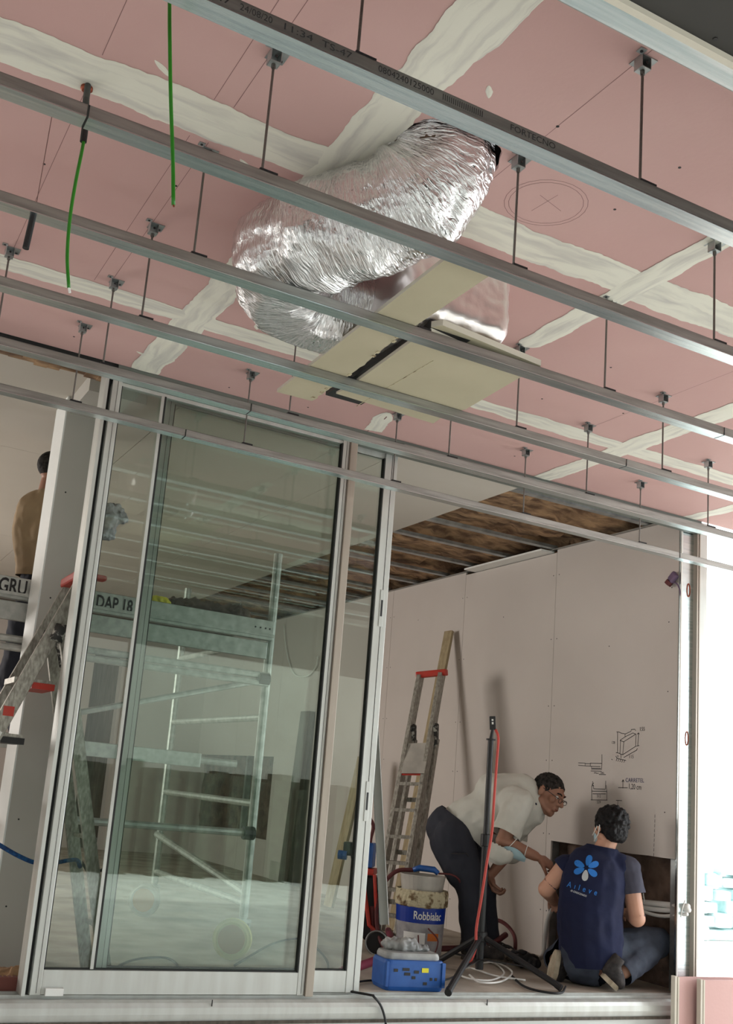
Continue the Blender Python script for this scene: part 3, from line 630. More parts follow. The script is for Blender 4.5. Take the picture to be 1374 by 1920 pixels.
obj('cord', MB().tube([V((.345, 2.72, ZC)), at_y(66, 394, 2.63)], .0012, 5), 'graphite', g)

# ------------------------------------------------------------------ foil duct, plenum and beige boards
DP = [(1.325, 2.275, 2.66), (1.325, 2.285, 2.56), (1.285, 2.33, 2.475), (1.20, 2.43, 2.43), (1.12, 2.56, 2.42), (1.075, 2.70, 2.415), (1.095, 2.81, 2.41), (1.165, 2.90, 2.405), (1.25, 2.94, 2.395), (1.34, 2.93, 2.385), (1.46, 2.90, 2.40)]
def duct():
    path = spline(DP, 16); k = len(path); n = 96; T = [(path[min(i+1, k-1)]-path[max(i-1, 0)]).normalized() for i in range(k)]
    u = V((0, 0, 1)); u = (u-T[0]*u.dot(T[0])).normalized() if abs(T[0].z) < .95 else V((0, 1, 0)); vs, uvs, fs = [], [], []; s_ = 0
    for i in range(k):
        if i: s_ += (path[i]-path[i-1]).length
        u = (u-T[i]*u.dot(T[i])).normalized(); w_ = T[i].cross(u); t = i/(k-1)
        R0 = .158 + .004*math.sin(s_*40)
        if t < .18: R0 = .150+.008*t/.18
        if t > .72: R0 = .158-.03*(t-.72)/.28
        for j in range(n):
            a = 2*math.pi*j/n; dr_ = u*math.cos(a)+w_*math.sin(a); p = path[i]+dr_*R0
            q = V((math.cos(a)*1.2, math.sin(a)*1.2, 0))
            cr = .016*noise.noise(V((s_*11, q.x*1.9, q.y*1.9)))+.006*noise.noise(V((s_*46, q.x*3.2, q.y*3.2+4)))+.0045*abs(noise.noise(V((s_*110, q.x*5, q.y*5+9))))*(-1)+.003*noise.noise(V((s_*70, q.x*22, q.y*22)))
            p = p + dr_*cr
            if p.z > 2.584 and t > .14: p.z = 2.584+ (p.z-2.584)*.02
            if t > .1: p.z = max(p.z, 2.262)
            vs.append(p); uvs.append((s_*2.2, j/n))
    for i in range(k-1):
        for j in range(n): fs.append((i*n+j, i*n+(j+1) % n, (i+1)*n+(j+1) % n, (i+1)*n+j))
    me = bpy.data.meshes.new('foil_duct'); me.from_pydata(vs, [], fs); uvl = me.uv_layers.new(name='UVMap')
    for lp in me.loops: uvl.data[lp.index].uv = uvs[lp.vertex_index]
    return me
fd = thing('foil_duct', 'crumpled aluminium foil air duct curling out of the hole in the pink ceiling', 'duct', (1.325, 2.285, ZC))
obj('foil_sleeve', duct(), 'foil', fd, smooth=True)
obj('insulation_lining', MB().lathe((1.325, 2.285, 2.56), [(.145, .0), (.145, .1), (.12, .12)]), 'wool_dark', fd)
def crumple_box(lo, hi, r, res, amp):
    bm = bmesh.new(); bmesh.ops.create_cube(bm, size=1); bmesh.ops.subdivide_edges(bm, edges=bm.edges[:], cuts=res, use_grid_fill=True)
    lo, hi = V(lo), V(hi); c = (lo+hi)/2; s_ = (hi-lo)
    for v in bm.verts:
        p = V((v.co.x*s_.x, v.co.y*s_.y, v.co.z*s_.z)); q = V([max(-s_[i]/2+r, min(s_[i]/2-r, p[i])) for i in range(3)]); d = p-q
        if d.length > 1e-6: p = q+d.normalized()*r
        w_ = c+p; k_ = amp*(noise.noise(w_*12)+.5*noise.noise(w_*40)); v.co = w_+p.normalized()*k_
    me = bpy.data.meshes.new('box'); uvl = bm.loops.layers.uv.new('UVMap')
    for f in bm.faces:
        for l in f.loops: l[uvl].uv = (l.vert.co.y*1.2, (l.vert.co.x+l.vert.co.z)*1.3)
    bm.to_mesh(me); bm.free(); return me
pl = thing('air_plenum', 'plenum box wrapped in smooth foil, pink reflection tinted in, resting over the beige boards', 'plenum', (1.6, 2.9, 2.28))
obj('foil_wrap', crumple_box((1.41, 2.60, 2.292), (1.83, 3.22, 2.55), .06, 40, .007), 'foil_smooth', pl, smooth=True)
obj('slot_frame', MB().box((1.53, 2.62, 2.272), (1.68, 3.35, 2.30)), 'black', pl)
def board(name, label, px, z, th, m='beige', jag=0, seed=0):
    ps = [at_z(x, y, z) for x, y in px]; out = []
    for i, p in enumerate(ps):
        q = ps[(i+1) % len(ps)]; n = 1
        jg = jag and i in jag
        n = 14 if jg else 1
        for k in range(n):
            w_ = p.lerp(q, k/n)
            if jg and k: d = (q-p).normalized(); w_ = w_+V((-d.y, d.x, 0))*.006*noise.noise(V((k*3.3+seed, i, 0)))*2
            out.append(w_)
    c_ = sum(ps, V())/len(ps); n = len(out); t = thing(name, label, 'board', (c_.x, c_.y, z))
    vs = [(p.x, p.y, z) for p in out]+[(p.x, p.y, z+th) for p in out]
    obj('card_face', MB().add(vs, [tuple(range(n)), tuple(range(n, 2*n))]), m, t)
    obj('gypsum_edge', MB().add(vs, [(k, (k+1) % n, (k+1) % n+n, k+n) for k in range(n)]), 'gypsum', t)
    return t
t = board('plasterboard_offcut', 'long narrow beige plasterboard strip left of the dark slot, on the channels', [(833, 488), (918, 517), (742, 636), (650, 708), (585, 752), (519, 735)], 2.2585, .0125, jag=(2, 3), seed=3)
d_ = MB(); 
for px, py in ((745, 632), (738, 640), (587, 745), (603, 735), (612, 728), (655, 702), (700, 667), (708, 660)): p = at_z(px, py, 2.258); d_.box((p.x-.004, p.y-.008, 2.256), (p.x+.006, p.y+.008, 2.2585))
obj('torn_paper', d_, 'plaster_crust', t)
t = board('plasterboard_offcut', 'large beige plasterboard piece right of the dark slot, resting on two channels', [(776, 637), (808, 622), (985, 702), (872, 768), (850, 772), (668, 716)], 2.2585, .0125)
obj('score_line', MB().box((1.655, 2.80, 2.2575), (1.657, 3.35, 2.2586)), 'plaster_crust', t)
board('plasterboard_offcut', 'thick stacked board edge along the top right of the large beige piece', [(806, 614), (830, 610), (1014, 686), (1004, 695), (985, 705)], 2.273, .02)
board('plasterboard_offcut', 'small beige strip hanging below the large piece, with a red mark', [(630, 738), (650, 728), (845, 772), (812, 794)], 2.2585, .008)
mb = MB(); text_on(mb, '1', .05, at_z(716, 784, 2.2575), (.8, .3, 0), (-.2, -1, 0)); obj('red_mark', mb, 'hose_dark', t)

# ------------------------------------------------------------------ pink sheets stacked at the lower right
for i, (px, yy, lab) in enumerate([(1270, 4.26, 'rear pink plasterboard sheet of the stack in the bottom right corner'), (1318, 4.21, 'front pink plasterboard sheet of the stack in the bottom right corner')]):
    p = at_y(px, 1832 if i == 0 else 1838, yy); t = thing('plasterboard_sheet', lab, 'board', (p.x, yy, -.7))
    top = p.z
    obj('card_face', MB().box((p.x+.012, yy, -.69), (p.x+1.2, yy+.02, top)), 'pink', t)
    obj('cut_edge', MB().box((p.x-.02, yy-.004, -.69), (p.x-.006, yy+.024, top+.004)).box((p.x+.002, yy-.002, -.69), (p.x+.0118, yy+.022, top)), 'gypsum', t)
    obj('dark_gap', MB().box((p.x-.006, yy+.004, -.69), (p.x+.002, yy+.02, top-.002)), 'gasket', t)

# ------------------------------------------------------------------ things on the inner floor
# left step ladder
def stile(mb, p0, p1, wd=.055, th=.02, side=(0, 1, 0)): 
    # channel section: web and two flanges
    mb.bar(p0, p1, th, wd, side)
L1 = thing('step_ladder', 'plaster splashed aluminium step ladder with a red cap standing before the grey column', 'ladder', (.9, 4.72, 0))
tp = at_y(158, 1078, 4.62); ft = V((.36, 4.60, 0)); ftb = V((.36, 4.93, 0))
for yt, pf, nm in ((4.62, ft, 'front_rail'), (4.86, ftb, 'front_rail')):
    q = V((tp.x, yt, tp.z-.02)); obj(nm, MB().bar(q, pf, .025, .062), 'ladder_alu', L1, bevel=.002)
hg_ = at_y(112, 1195, 4.62)
for yt, pf in ((4.60, V((at_y(201, 1838, 4.6).x, 4.60, 0))), (4.87, V((at_y(163, 1832, 4.88).x, 4.88, 0)))): obj('rear_leg', MB().bar(V((hg_.x+.02, yt, hg_.z)), pf, .022, .055), 'ladder_alu', L1, bevel=.002)
for yt in (4.603, 4.875): obj('hinge', MB().tube([V((hg_.x-.02, yt, hg_.z-.02)), V((hg_.x-.005, yt, hg_.z+.03)), V((hg_.x+.04, yt, hg_.z+.03)), V((hg_.x+.07, yt, hg_.z-.03)), V((hg_.x+.085, yt, hg_.z-.12))], [.03, .034, .034, .03, .022], 10), 'splatter', L1, smooth=True)
obj('top_cap', MB().box((tp.x-.045, 4.60, tp.z-.03), (tp.x+.02, 4.89, tp.z+.012)).box((tp.x+.01, 4.64, tp.z-.006), (tp.x+.11, 4.70, tp.z+.018)), 'red', L1, bevel=.01)
for k in range(5):
    z = .26+k*.235; f = z/(tp.z-.02); x = .36+(tp.x-.36)*f
    s_ = obj('step', MB().box((x-.045, 4.625, z-.012), (x+.115, 4.86, z+.012)), 'ladder_alu', L1); obj('step_nosing', MB().box((x+.03, 4.618, z-.028), (x+.125, 4.87, z-.002)), 'red' if k == 4 else 'black', s_)
for k in range(3):
    z = .22+k*.36; f = z/hg_.z; x = 1.37+(hg_.x+.02-1.37)*f; obj('brace', MB().bar((x, 4.605, z), (x, 4.885, z), .04, .012, side=(1, 0, 0)), 'ladder_alu', L1)
st_ = MB(); a_, b_ = V((tp.x, 4.6065, tp.z-.02)), V((.36, 4.5865, 0)); 
for f, c0 in ((.36, 'label_orange'),): p = a_.lerp(b_, f); obj('sticker', MB().box((p.x-.022, 4.598-.0005, p.z-.02), (p.x+.022, 4.6, p.z+.02)), 'red', L1)
p = a_.lerp(b_, .47); rr = (a_-b_).normalized(); nn_ = V((0, -1, 0)); q = rr.cross(nn_)
st_.add([p+rr*.11+q*.02+nn_*.008, p+rr*.11-q*.02+nn_*.008, p-rr*.11-q*.02+nn_*.008, p-rr*.11+q*.02+nn_*.008], [(0, 1, 2, 3)]); obj('sticker', st_, 'label_white', L1)
rp = [at_y(-40, 1560, 4.55), at_y(0, 1585, 4.55), at_y(35, 1605, 4.57), at_y(68, 1618, 4.6), at_y(100, 1618, 4.66), at_y(142, 1612, 4.75), at_y(150, 1625, 4.86)]
tubething('blue_rope', 'blue rope slung from the left edge to the step ladder legs', 'rope', rp, .009, 'blue_rope', k=5)
ch = thing('ladder_chain', 'thin dark strap across the step ladder rear legs', 'strap', (1.2, 4.75, .4)); obj('strap', MB().tube([V((1.26, 4.59, .46)), V((1.25, 4.75, .42)), V((1.25, 4.90, .46))], .006, 6), 'black', ch)
# right combination ladder leaning on the wall
L2 = thing('step_ladder', 'closed aluminium step ladder with a red top leaning on the right wall by the timber', 'ladder', (3.85, 6.45, 0))
tl, tr = at_y(785, 1266, 6.30), at_y(833, 1262, 6.30); tl = V((3.80, 6.42, 1.76)); 
tl = at_d(788, 1268, 7.55); tr = at_d(828, 1264, 7.50); fl = V((3.62, 6.28, 0)); fr_ = V((3.92, 6.10, 0)); fl = at_d(695, 1760, 7.1); fl.z = 0; fr_ = at_d(743, 1765, 7.05); fr_.z = 0
sd = (tr-tl).normalized()
for a, b in ((tl, fl), (tr, fr_)):
    obj('front_rail', MB().bar(a, b, .03, .07, side=sd), 'ladder_alu', L2, bevel=.002)
back = V((.06, .08, 0))
for a, b, o_ in ((tl.lerp(fl, .26), fl, 0), (tr.lerp(fr_, .26), fr_, 0)): obj('rear_leg', MB().bar(a+back+sd*.035, b+back*1.6+sd*.05+V((0, 0, .02)), .028, .05, side=sd), 'ladder_alu', L2, bevel=.002)
for a, b in ((tl, fl), (tr, fr_)):
    p = a.lerp(b, .235); obj('hinge', MB().bar(p+sd*.02+V((0, 0, .05)), p+sd*.02+back*.7-V((0, 0, .09)), .045, .06, side=sd), 'splatter', L2, bevel=.012)
obj('top_cap', MB().bar(tl-sd*.03+V((0, 0, .01)), tr+sd*.04+V((0, 0, .01)), .05, .045, side=(.6, .8, 0)), 'red', L2, bevel=.008)
pa, pb = tl.lerp(fl, .28), tr.lerp(fr_, .28); pc, pd = tl.lerp(fl, .40), tr.lerp(fr_, .40); ofs = -ND*.02
obj('platform', MB().add([pa+ofs, pb+ofs, pd+ofs-ND*.03, pc+ofs-ND*.03, pa+ofs+ND*.03, pb+ofs+ND*.03, pd+ofs, pc+ofs], [(0, 1, 2, 3), (7, 6, 5, 4), (0, 4, 5, 1), (1, 5, 6, 2), (2, 6, 7, 3), (3, 7, 4, 0)]), 'bucket', L2)
obj('platform_edge', MB().bar(pc+ofs, pd+ofs, .03, .025, side=ND), 'red', L2)
for f in (.44, .54, .64, .735, .83, .92): obj('rung', MB().bar(tl.lerp(fl, f), tr.lerp(fr_, f), .075, .022, side=ND), 'ladder_alu', L2)
for f in (.5, .7, .88): obj('rear_rung', MB().bar(tl.lerp(fl, f)+back*1.5, tr.lerp(fr_, f)+back*1.5, .03, .03, side=ND), 'ladder_alu', L2)
tb = MB(); a = at_x(843, 1182, 4.40); b_ = at_d(748, 1640, 7.4); a = V((4.395, 6.62, 2.06)); aa = at_x(842, 1184, 4.345)
tb.bar(aa, V((aa.x-.33, aa.y-.02, 0.0)) if False else at_d(735, 1745, 7.45), .075, .025, side=(.3, -.95, 0))
obj('timber_batten', tb, 'wood', label='long pale timber batten leaning behind the step ladder, reaching highest on the wall', cat='batten')
obj('timber_batten', MB().bar(at_d(680, 1420, 8.6), at_z(616, 1700, .01), .09, .03, side=(.3, -.95, 0)), 'wood', label='yellowish timber plank leaning on the wall behind the narrow right pane', cat='batten')
obj('timber_batten', MB().bar(V((4.36, 9.3, 1.6)), V((4.28, 9.3, .02)), .2, .05, side=(0, 1, 0)), 'wood_dark', label='dark plank standing by the brown opening behind the big pane', cat='batten')
# leaning steel stud
s0, s1_ = at_d(702, 1350, 6.35), at_d(716, 1812, 6.0); s1_.z = max(s1_.z, .2)
ls = thing('steel_stud', 'shiny steel stud leaning beside the sliding door edge, foot on the blue case', 'stud', s1_)
obj('web', MB().bar(s0, s1_, .048, .002, side=(.8, -.6, 0)), 'alu', ls); sdv = V((.8, -.6, 0))
obj('flange', MB().bar(s0+sdv*.024-ND*.017, s1_+sdv*.024-ND*.017, .002, .035, side=sdv), 'white_paint', ls)  # white stands in for the bright sheen on the steel edge
obj('flange', MB().bar(s0-sdv*.024-ND*.017, s1_-sdv*.024-ND*.017, .002, .035, side=sdv), 'zinc', ls)
# bucket
bc = at_z(782, 1806, 0); bc = at_z(783, 1796, 0); R_ = .145
B = thing('paint_bucket', 'paint bucket with a blue band lettered Robbialac and a crusted rim', 'bucket', bc)
obj('body', MB().lathe(bc, [(R_*.86, 0), (R_*.88, .005), (R_, .33), (R_, .345), (R_*.97, .345), (R_*.84, .02)], 40), 'bucket', B, smooth=False)
def crust():
    mb = MB(); n = 60; prof = [(1.0, .285), (1.05, .29), (1.07, .315), (1.06, .36), (1.03, .375), (.95, .37), (.93, .33)]; vs = []
    for r, h in prof:
        for j in range(n):
            a = 2*math.pi*j/n; rr_ = R_*r+.006*noise.noise(V((math.cos(a)*8, math.sin(a)*8, h*60))); vs.append(bc+V((math.cos(a)*rr_, math.sin(a)*rr_, h+.006*noise.noise(V((a*6, h*30, 2))))))
    k = len(prof); return mb.add(vs, [(i*n+j, i*n+(j+1) % n, (i+1)*n+(j+1) % n, (i+1)*n+j) for i in range(k-1) for j in range(n)])
obj('crusted_rim', crust(), 'plaster_crust', B)
ph0 = math.atan2(-bc.y, -bc.x)   # direction towards the viewer
def wrap(mb, a0, a1, z0, z1, lift=.001, n=24):
    def q(a, z): r = R_*(.8785+.1215*(z/.33))+lift+.0012; return bc+V((math.cos(ph0+a)*r, math.sin(ph0+a)*r, z))
    return mb.add([q(a0+(a1-a0)*i/n, z) for z in (z0, z1) for i in range(n+1)], [(i, i+1, n+2+i, n+1+i) for i in range(n)])
obj('blue_band', wrap(MB(), -1.9, 1.9, .20, .285), 'label_blue', B); obj('label_panel', wrap(MB(), -1.3, 1.5, .03, .20), 'label_grey', B)
obj('label_text_block', wrap(MB(), -.7, .25, .06, .15, .002), 'label_white', B); obj('label_picture', wrap(MB(), .35, .9, .11, .15, .002), 'label_orange', B)
vs, fs = text_mesh('Robbialac', .062, .001); mx_ = max(v.x for v in vs); mb = MB()
mb.add([(lambda a, z: bc+V((math.cos(ph0+a)*(R_*(.8785+.1215*z/.33)+.0045), math.sin(ph0+a)*(R_*(.8785+.1215*z/.33)+.0045), z)))(-.28+v.x/mx_*1.22, .222+v.y) for v in vs], fs); obj('lettering', mb, 'label_white', B)
obj('wire_handle', MB().tube(spline([bc+V((R_*math.cos(ph0+.35), R_*math.sin(ph0+.35), .18))-ND*.01, bc-ND*.17+V((.1, -.07, .12)), bc-ND*.175+V((.07, -.05, .02)), bc-ND*.175+V((.02, -.02, .03)), bc-ND*.16+V((.01, 0, .14))]), .004, 6), 'hose_dark', B)
tr_ = thing('plastic_tray', 'dirty white plastic tub sitting in the top of the paint bucket', 'tub', bc+V((0, 0, .33)))
cc = bc+V((.0, 0, 0)); obj('tub', MB().lathe(cc, [(.08, .33), (.115, .34), (.132, .45), (.136, .45), (.136, .455), (.126, .455), (.11, .345)], 28), 'bucket', tr_)
sp = thing('spirit_level', 'blue handled tool lying across the tub on the paint bucket', 'tool', cc+V((0, 0, .46)))
obj('blue_grip', MB().tube([cc+V((-.05, .03, .475)), cc+V((-.02, .01, .49)), cc+V((.05, -.04, .488)), cc+V((.07, -.055, .47))], [.014, .018, .018, .014], 8), 'blue', sp, smooth=True)
obj('hose', MB().tube(spline([cc+V((-.05, .03, .475)), cc+V((-.13, .08, .46)), cc+V((-.19, .12, .38)), cc+V((-.22, .13, .25)), cc+V((-.21, .1, .1)), cc+V((-.2, .0, .02))]), .012, 8), 'hose_dark', sp, smooth=True)
obj('lead', MB().tube(spline([cc+V((.07, -.055, .47)), cc+V((.14, -.09, .47)), cc+V((.19, -.1, .44)), cc+V((.22, -.05, .38))]), .006, 6), 'hose_dark', sp, smooth=True)
# blue case / radio
bx = at_z(762, 1858, 0); rot = Matrix.Rotation(-.62, 3, 'Z')
P1, P2 = at_z(706, 1858, 0), at_z(820, 1861, 0); ctr = (P1+P2)/2+V((.05, .09, 0)); xd = (P2-P1).normalized(); yd = V((-xd.y, xd.x, 0)); Lh = (P2-P1).length/2
RA = thing('tool_case', 'blue plastic tool case with grey lid and yellow label on the floor by the door', 'case', ctr)
def rbox(c, hx_, hy_, z0, z1, r=.02, n=6):
    pts = []
    for sx, sy, a0 in ((1, 1, 0), (-1, 1, 1), (-1, -1, 2), (1, -1, 3)):
        for k in range(n+1): a = (a0+k/n)*math.pi/2; pts.append((sx*(hx_-r)+math.cos(a)*r, sy*(hy_-r)+math.sin(a)*r))
    mb = MB(); m2 = len(pts); vs = []
    for z, s_ in ((z0, .94), (z0+.02, 1), (z1-.015, 1), (z1, .95)): vs += [c+xd*p[0]*s_+yd*p[1]*s_+V((0, 0, z)) for p in pts]
    return mb.add(vs, [tuple(range(m2))[::-1], tuple(range(3*m2, 4*m2))]+[(i*m2+k, i*m2+(k+1) % m2, (i+1)*m2+(k+1) % m2, (i+1)*m2+k) for i in range(3) for k in range(m2)])
obj('body', rbox(ctr, Lh, .09, 0, .135, .03), 'blue', RA, smooth=False, bevel=.003)
obj('lid', rbox(ctr+yd*.01, Lh*.9, .075, .12, .165, .03), 'grey_plastic', RA, bevel=.003)
fc = ctr-yd*.0905
def fpatch(name, u0, u1, z0, z1, m, th=.002): obj(name, MB().add([fc+xd*u+V((0, 0, z))+yd*t_ for t_ in (-th, th) for u, z in ((u0, z0), (u1, z0), (u1, z1), (u0, z1))], [(0, 1, 2, 3), (7, 6, 5, 4), (0, 4, 5, 1), (1, 5, 6, 2), (2, 6, 7, 3), (3, 7, 4, 0)]), m, RA)
fpatch('yellow_label', .03, .065, .085, .105, 'yellow')
for u, z, w_ in ((-.115, .085, .02), (-.07, .09, .035), (-.06, .07, .03), (-.01, .08, .025), (.04, .03, .02), (.075, .05, .012), (.10, .05, .012), (-.02, .055, .018)): fpatch('vent', u, u+w_, z, z+.013, 'black')
fpatch('corner_guard', -Lh*.98, -Lh*.9, .02, .13, 'blue', .006); fpatch('corner_guard', Lh*.86, Lh*.97, .02, .13, 'blue', .006)
pbg = thing('plastic_bag', 'crumpled clear plastic wrapping on the blue case', 'wrapping', ctr+V((-.02, .05, .16)))
obj('film', blob([('e', ctr+V((0, .03, .185)), (.085, .05, .035)), ('e', ctr+V((-.07, .06, .19)), (.05, .04, .03)), ('e', ctr+xd*.06+V((0, .03, .175)), (.07, .04, .018))], .006, 1, wrinkle=.014, wscale=35), 'grey_plastic', pbg)
# hand truck with red and blue machine beside the door
VC = thing('upright_machine', 'upright red and blue site machine on wheels half hidden by the door edge', 'machine', (3.12, 5.55, 0))
q0 = at_d(700, 1700, 6.35)
def box_at(px0, py0, px1, py1, d, th): 
    a, b = at_d(px0, py0, d), at_d(px1, py1, d); hv = V((b.x-a.x, b.y-a.y, 0)); vs = [p+ND*t_ for t_ in (0, th) for p in (a, a+hv, b, b-hv)]
    return MB().add(vs, [(0, 1, 2, 3), (7, 6, 5, 4), (0, 4, 5, 1), (1, 5, 6, 2), (2, 6, 7, 3), (3, 7, 4, 0)])
obj('blue_tank', box_at(683, 1580, 697, 1628, 6.4, .14), 'blue', VC, bevel=.008); obj('red_collar', box_at(681, 1628, 700, 1642, 6.38, .16), 'red', VC, bevel=.005)
obj('black_body', box_at(680, 1642, 706, 1760, 6.4, .18), 'black', VC, bevel=.01); 
obj('red_frame', MB().tube([at_d(682, 1660, 6.36), at_d(692, 1735, 6.36), at_d(704, 1745, 6.36)], .012, 8).tube([at_d(702, 1640, 6.36), at_d(706, 1730, 6.36), at_d(712, 1760, 6.36)], .01, 8), 'red', VC)
wc = at_d(706, 1768, 6.33); wx = V((.6, .8, 0)); obj('wheel', MB().lathe(wc, [(.0, 0), (.055, 0), (.062, .01), (.066, .02), (.066, .045), (.055, .05), (0.001, .05)], 28, axis=wx), 'black', VC); obj('wheel_rim', MB().tube([wc-wx*.002+V((.8, -.6, 0))*.064*math.cos(a)+V((0, 0, 1))*.064*math.sin(a) for a in [k*math.pi/12 for k in range(25)]], .005, 6), 'zinc_dull', VC)
obj('pump_head', box_at(644, 1578, 668, 1606, 6.4, .08), 'black', VC, bevel=.006); obj('blue_cap', MB().cyl(at_d(634, 1602, 6.4), at_d(650, 1604, 6.4), .026), 'blue', VC)
obj('hose', MB().tube(spline([at_d(660, 1600, 6.4), at_d(664, 1640, 6.4), at_d(656, 1680, 6.4), at_d(662, 1730, 6.4), at_d(690, 1765, 6.45)]), .011, 8), 'black', VC, smooth=True)
obj('handle_tube', MB().tube(spline([at_d(694, 1640, 6.5), at_d(694, 1580, 6.5), at_d(700, 1550, 6.5), at_d(692, 1532, 6.5)]), .011, 8), 'hose_dark', VC, smooth=True)
tubething('red_hose', 'thick dark magenta hose lying on the floor beside the door edge', 'hose', [at_z(640, 1822, .03), at_z(672, 1812, .03), at_z(700, 1802, .03), at_z(722, 1790, .03), at_z(732, 1760, .03), at_z(728, 1745, .03)], .022, 'magenta', n=10)
tubething('red_hose', 'dark hose passing behind the paint bucket towards the bending man', 'hose', [V((3.15, 5.6, .25)), V((3.2, 5.6, .06)), V((3.45, 5.6, .03)), V((3.7, 5.5, .05)), V((3.85, 5.4, .09)), V((4.0, 5.45, .14))], .017, 'hose_dark', n=10)
tubething('red_hose', 'dark red hose looping off the wall behind the tripod', 'hose', [at_d(905, 1722, 7.0), at_d(940, 1728, 6.95), at_d(962, 1750, 6.9), at_d(966, 1775, 6.8), at_z(960, 1788, .02), at_z(935, 1790, .02), at_z(905, 1785, .02)], .012, 'hose_dark', n=8)
# tripod lamp stand
tc_ = V((3.63, 5.02, 0)); tt = at_d(920, 1385, 6.12)
T = thing('tripod_stand', 'tall black tripod stand with a red cable, in front of the bending man', 'tripod', (3.6, 5.1, 0))
bt = at_d(898, 1822, 6.02); bt.z = .03; tt = at_d(920, 1388, 6.02)
mid = bt.lerp(tt, .55)
obj('lower_tube', MB().cyl(bt, mid, .021, n=16), 'black', T, smooth=False); obj('upper_tube', MB().cyl(mid, tt, .016, n=16), 'black', T)
obj('collar', MB().cyl(mid-V((0, 0, .03)), mid+V((0, 0, .035)), .028, n=14), 'black', T, bevel=.004)
top2 = at_d(924, 1365, 6.02); top3 = at_d(923, 1343, 6.02)
obj('spigot', MB().cyl(tt, top2, .011, .008).cyl(tt, tt+V((0, 0, .008)), .026), 'black', T); obj('head_bracket', MB().bar(top2-V((0, 0, .01)), top3+V((.0, 0, .0)), .034, .014, side=(.8, -.6, 0)), 'black', T, bevel=.003)
obj('head_slot', MB().bar(top2.lerp(top3, .3)-ND*.008, top2.lerp(top3, .5)-ND*.008, .01, .003, side=(.8, -.6, 0)).bar(top2.lerp(top3, .6)-ND*.008, top2.lerp(top3, .75)-ND*.008, .01, .003, side=(.8, -.6, 0)), 'white', T)
hub = bt+V((0, 0, .17))
obj('hub', MB().cyl(hub-V((0, 0, .03)), hub+V((0, 0, .02)), .034, n=14), 'black', T, bevel=.004)
for fp in (at_z(840, 1860, .02), at_z(1052, 1852, .02), at_z(815, 1806, .02)):
    a = hub+(fp-hub)*.06; obj('leg', MB().cyl(a, fp, .016, n=10), 'black', T); m2_ = a.lerp(fp, .6); obj('strut', MB().bar(bt+V((0, 0, .05)), m2_, .02, .006, side=(.8, -.6, 0)), 'black', T)
    obj('foot', MB().cyl(fp+(hub-fp).normalized()*.03, fp+V((0, 0, -.004)), .018, n=10), 'black', T)
cab = [at_d(929, 1368, 6.00), at_d(934, 1385, 5.99), at_d(931, 1430, 5.98), at_d(926, 1500, 5.97), at_d(922, 1560, 5.95), at_d(912, 1620, 5.92), at_d(903, 1680, 5.92), at_d(893, 1740, 5.92), at_d(892, 1775, 5.90), at_d(884, 1798, 5.89), at_d(880, 1806, 5.89)]
obj('red_cable', MB().tube(spline(cab), .0075, 8), 'hose_red', T, smooth=True)
# cables on the floor
for lab, pts, r, m, nm in [
    ('black cable hanging over the aluminium sill in front of the door', [at_z(660, 1840, .02), V((2.40, 4.50, .012)), V((2.50, 4.40, .004)), at_y(700, 1868, 4.335), at_y(715, 1888, 4.33), at_y(724, 1925, 4.33), at_y(728, 1990, 4.33)], .0055, 'black_cable', 'black_cable'),
    ('black cable running from the blue case to the tripod feet', [at_z(650, 1845, .008), at_z(700, 1838, .008), at_z(780, 1840, .008), at_z(830, 1838, .008), at_z(860, 1828, .008)], .005, 'black_cable', 'black_cable'),
    ('black cable with a plug curving in front of the tripod foot', [at_z(960, 1830, .008), at_z(980, 1848, .008), at_z(1010, 1858, .008), at_z(1050, 1862, .008), at_z(1060, 1850, .01)], .006, 'black_cable', 'black_cable'),
    ('loose white cables coiled on the floor under the tripod', [at_z(905, 1800, .01), at_z(930, 1808, .01), at_z(945, 1825, .01), at_z(920, 1838, .01), at_z(880, 1835, .01), at_z(860, 1825, .01), at_z(880, 1815, .01), at_z(930, 1830, .012), at_z(985, 1838, .012)], .005, 'white', 'white_cable'),
    ('second white cable loop around the tripod base', [at_z(880, 1828, .012), at_z(900, 1842, .012), at_z(940, 1840, .012), at_z(960, 1822, .012), at_z(930, 1805, .014), at_z(900, 1806, .012)], .005, 'white', 'white_cable'),
    ('grey conduit curving from the floor up into the wall opening', [at_z(1005, 1800, .02), at_z(1018, 1790, .03), at_x(1022, 1755, 4.36), at_x(1028, 1720, 4.38), at_x(1042, 1695, 4.44)], .014, 'conduit', 'conduit'),
    ('thin cable looping on the floor behind the narrow right pane', [at_z(440, 1810, .01), at_z(510, 1770, .01), at_z(560, 1760, .01), at_z(590, 1775, .01), at_z(612, 1800, .01), at_z(616, 1822, .01)], .006, 'black_cable', 'black_cable'),
    ('thin cable looping on the floor behind the big pane', [at_z(215, 1815, .01), at_z(250, 1800, .01), at_z(300, 1795, .01), at_z(325, 1802, .01), at_z(330, 1818, .01), at_z(280, 1822, .01)], .006, 'black_cable', 'black_cable'),
    ('white wire hanging in a loop off the far wall under the bare ceiling', [at_x(532, 1170, 4.38), at_x(537, 1220, 4.38), at_x(550, 1262, 4.38), at_x(575, 1268, 4.38), at_x(592, 1250, 4.38), at_x(596, 1230, 4.38)], .006, 'white', 'white_cable'),
    ('pair of white wires running down the far wall beside the dark doorway', [V((3.40, 12.38, 2.5)), V((3.41, 12.38, 1.9)), V((3.40, 12.38, 1.2)), V((3.42, 12.38, .6))], .012, 'white', 'white_cable')]:
    tubething(nm, lab, 'cable', pts, r, m)
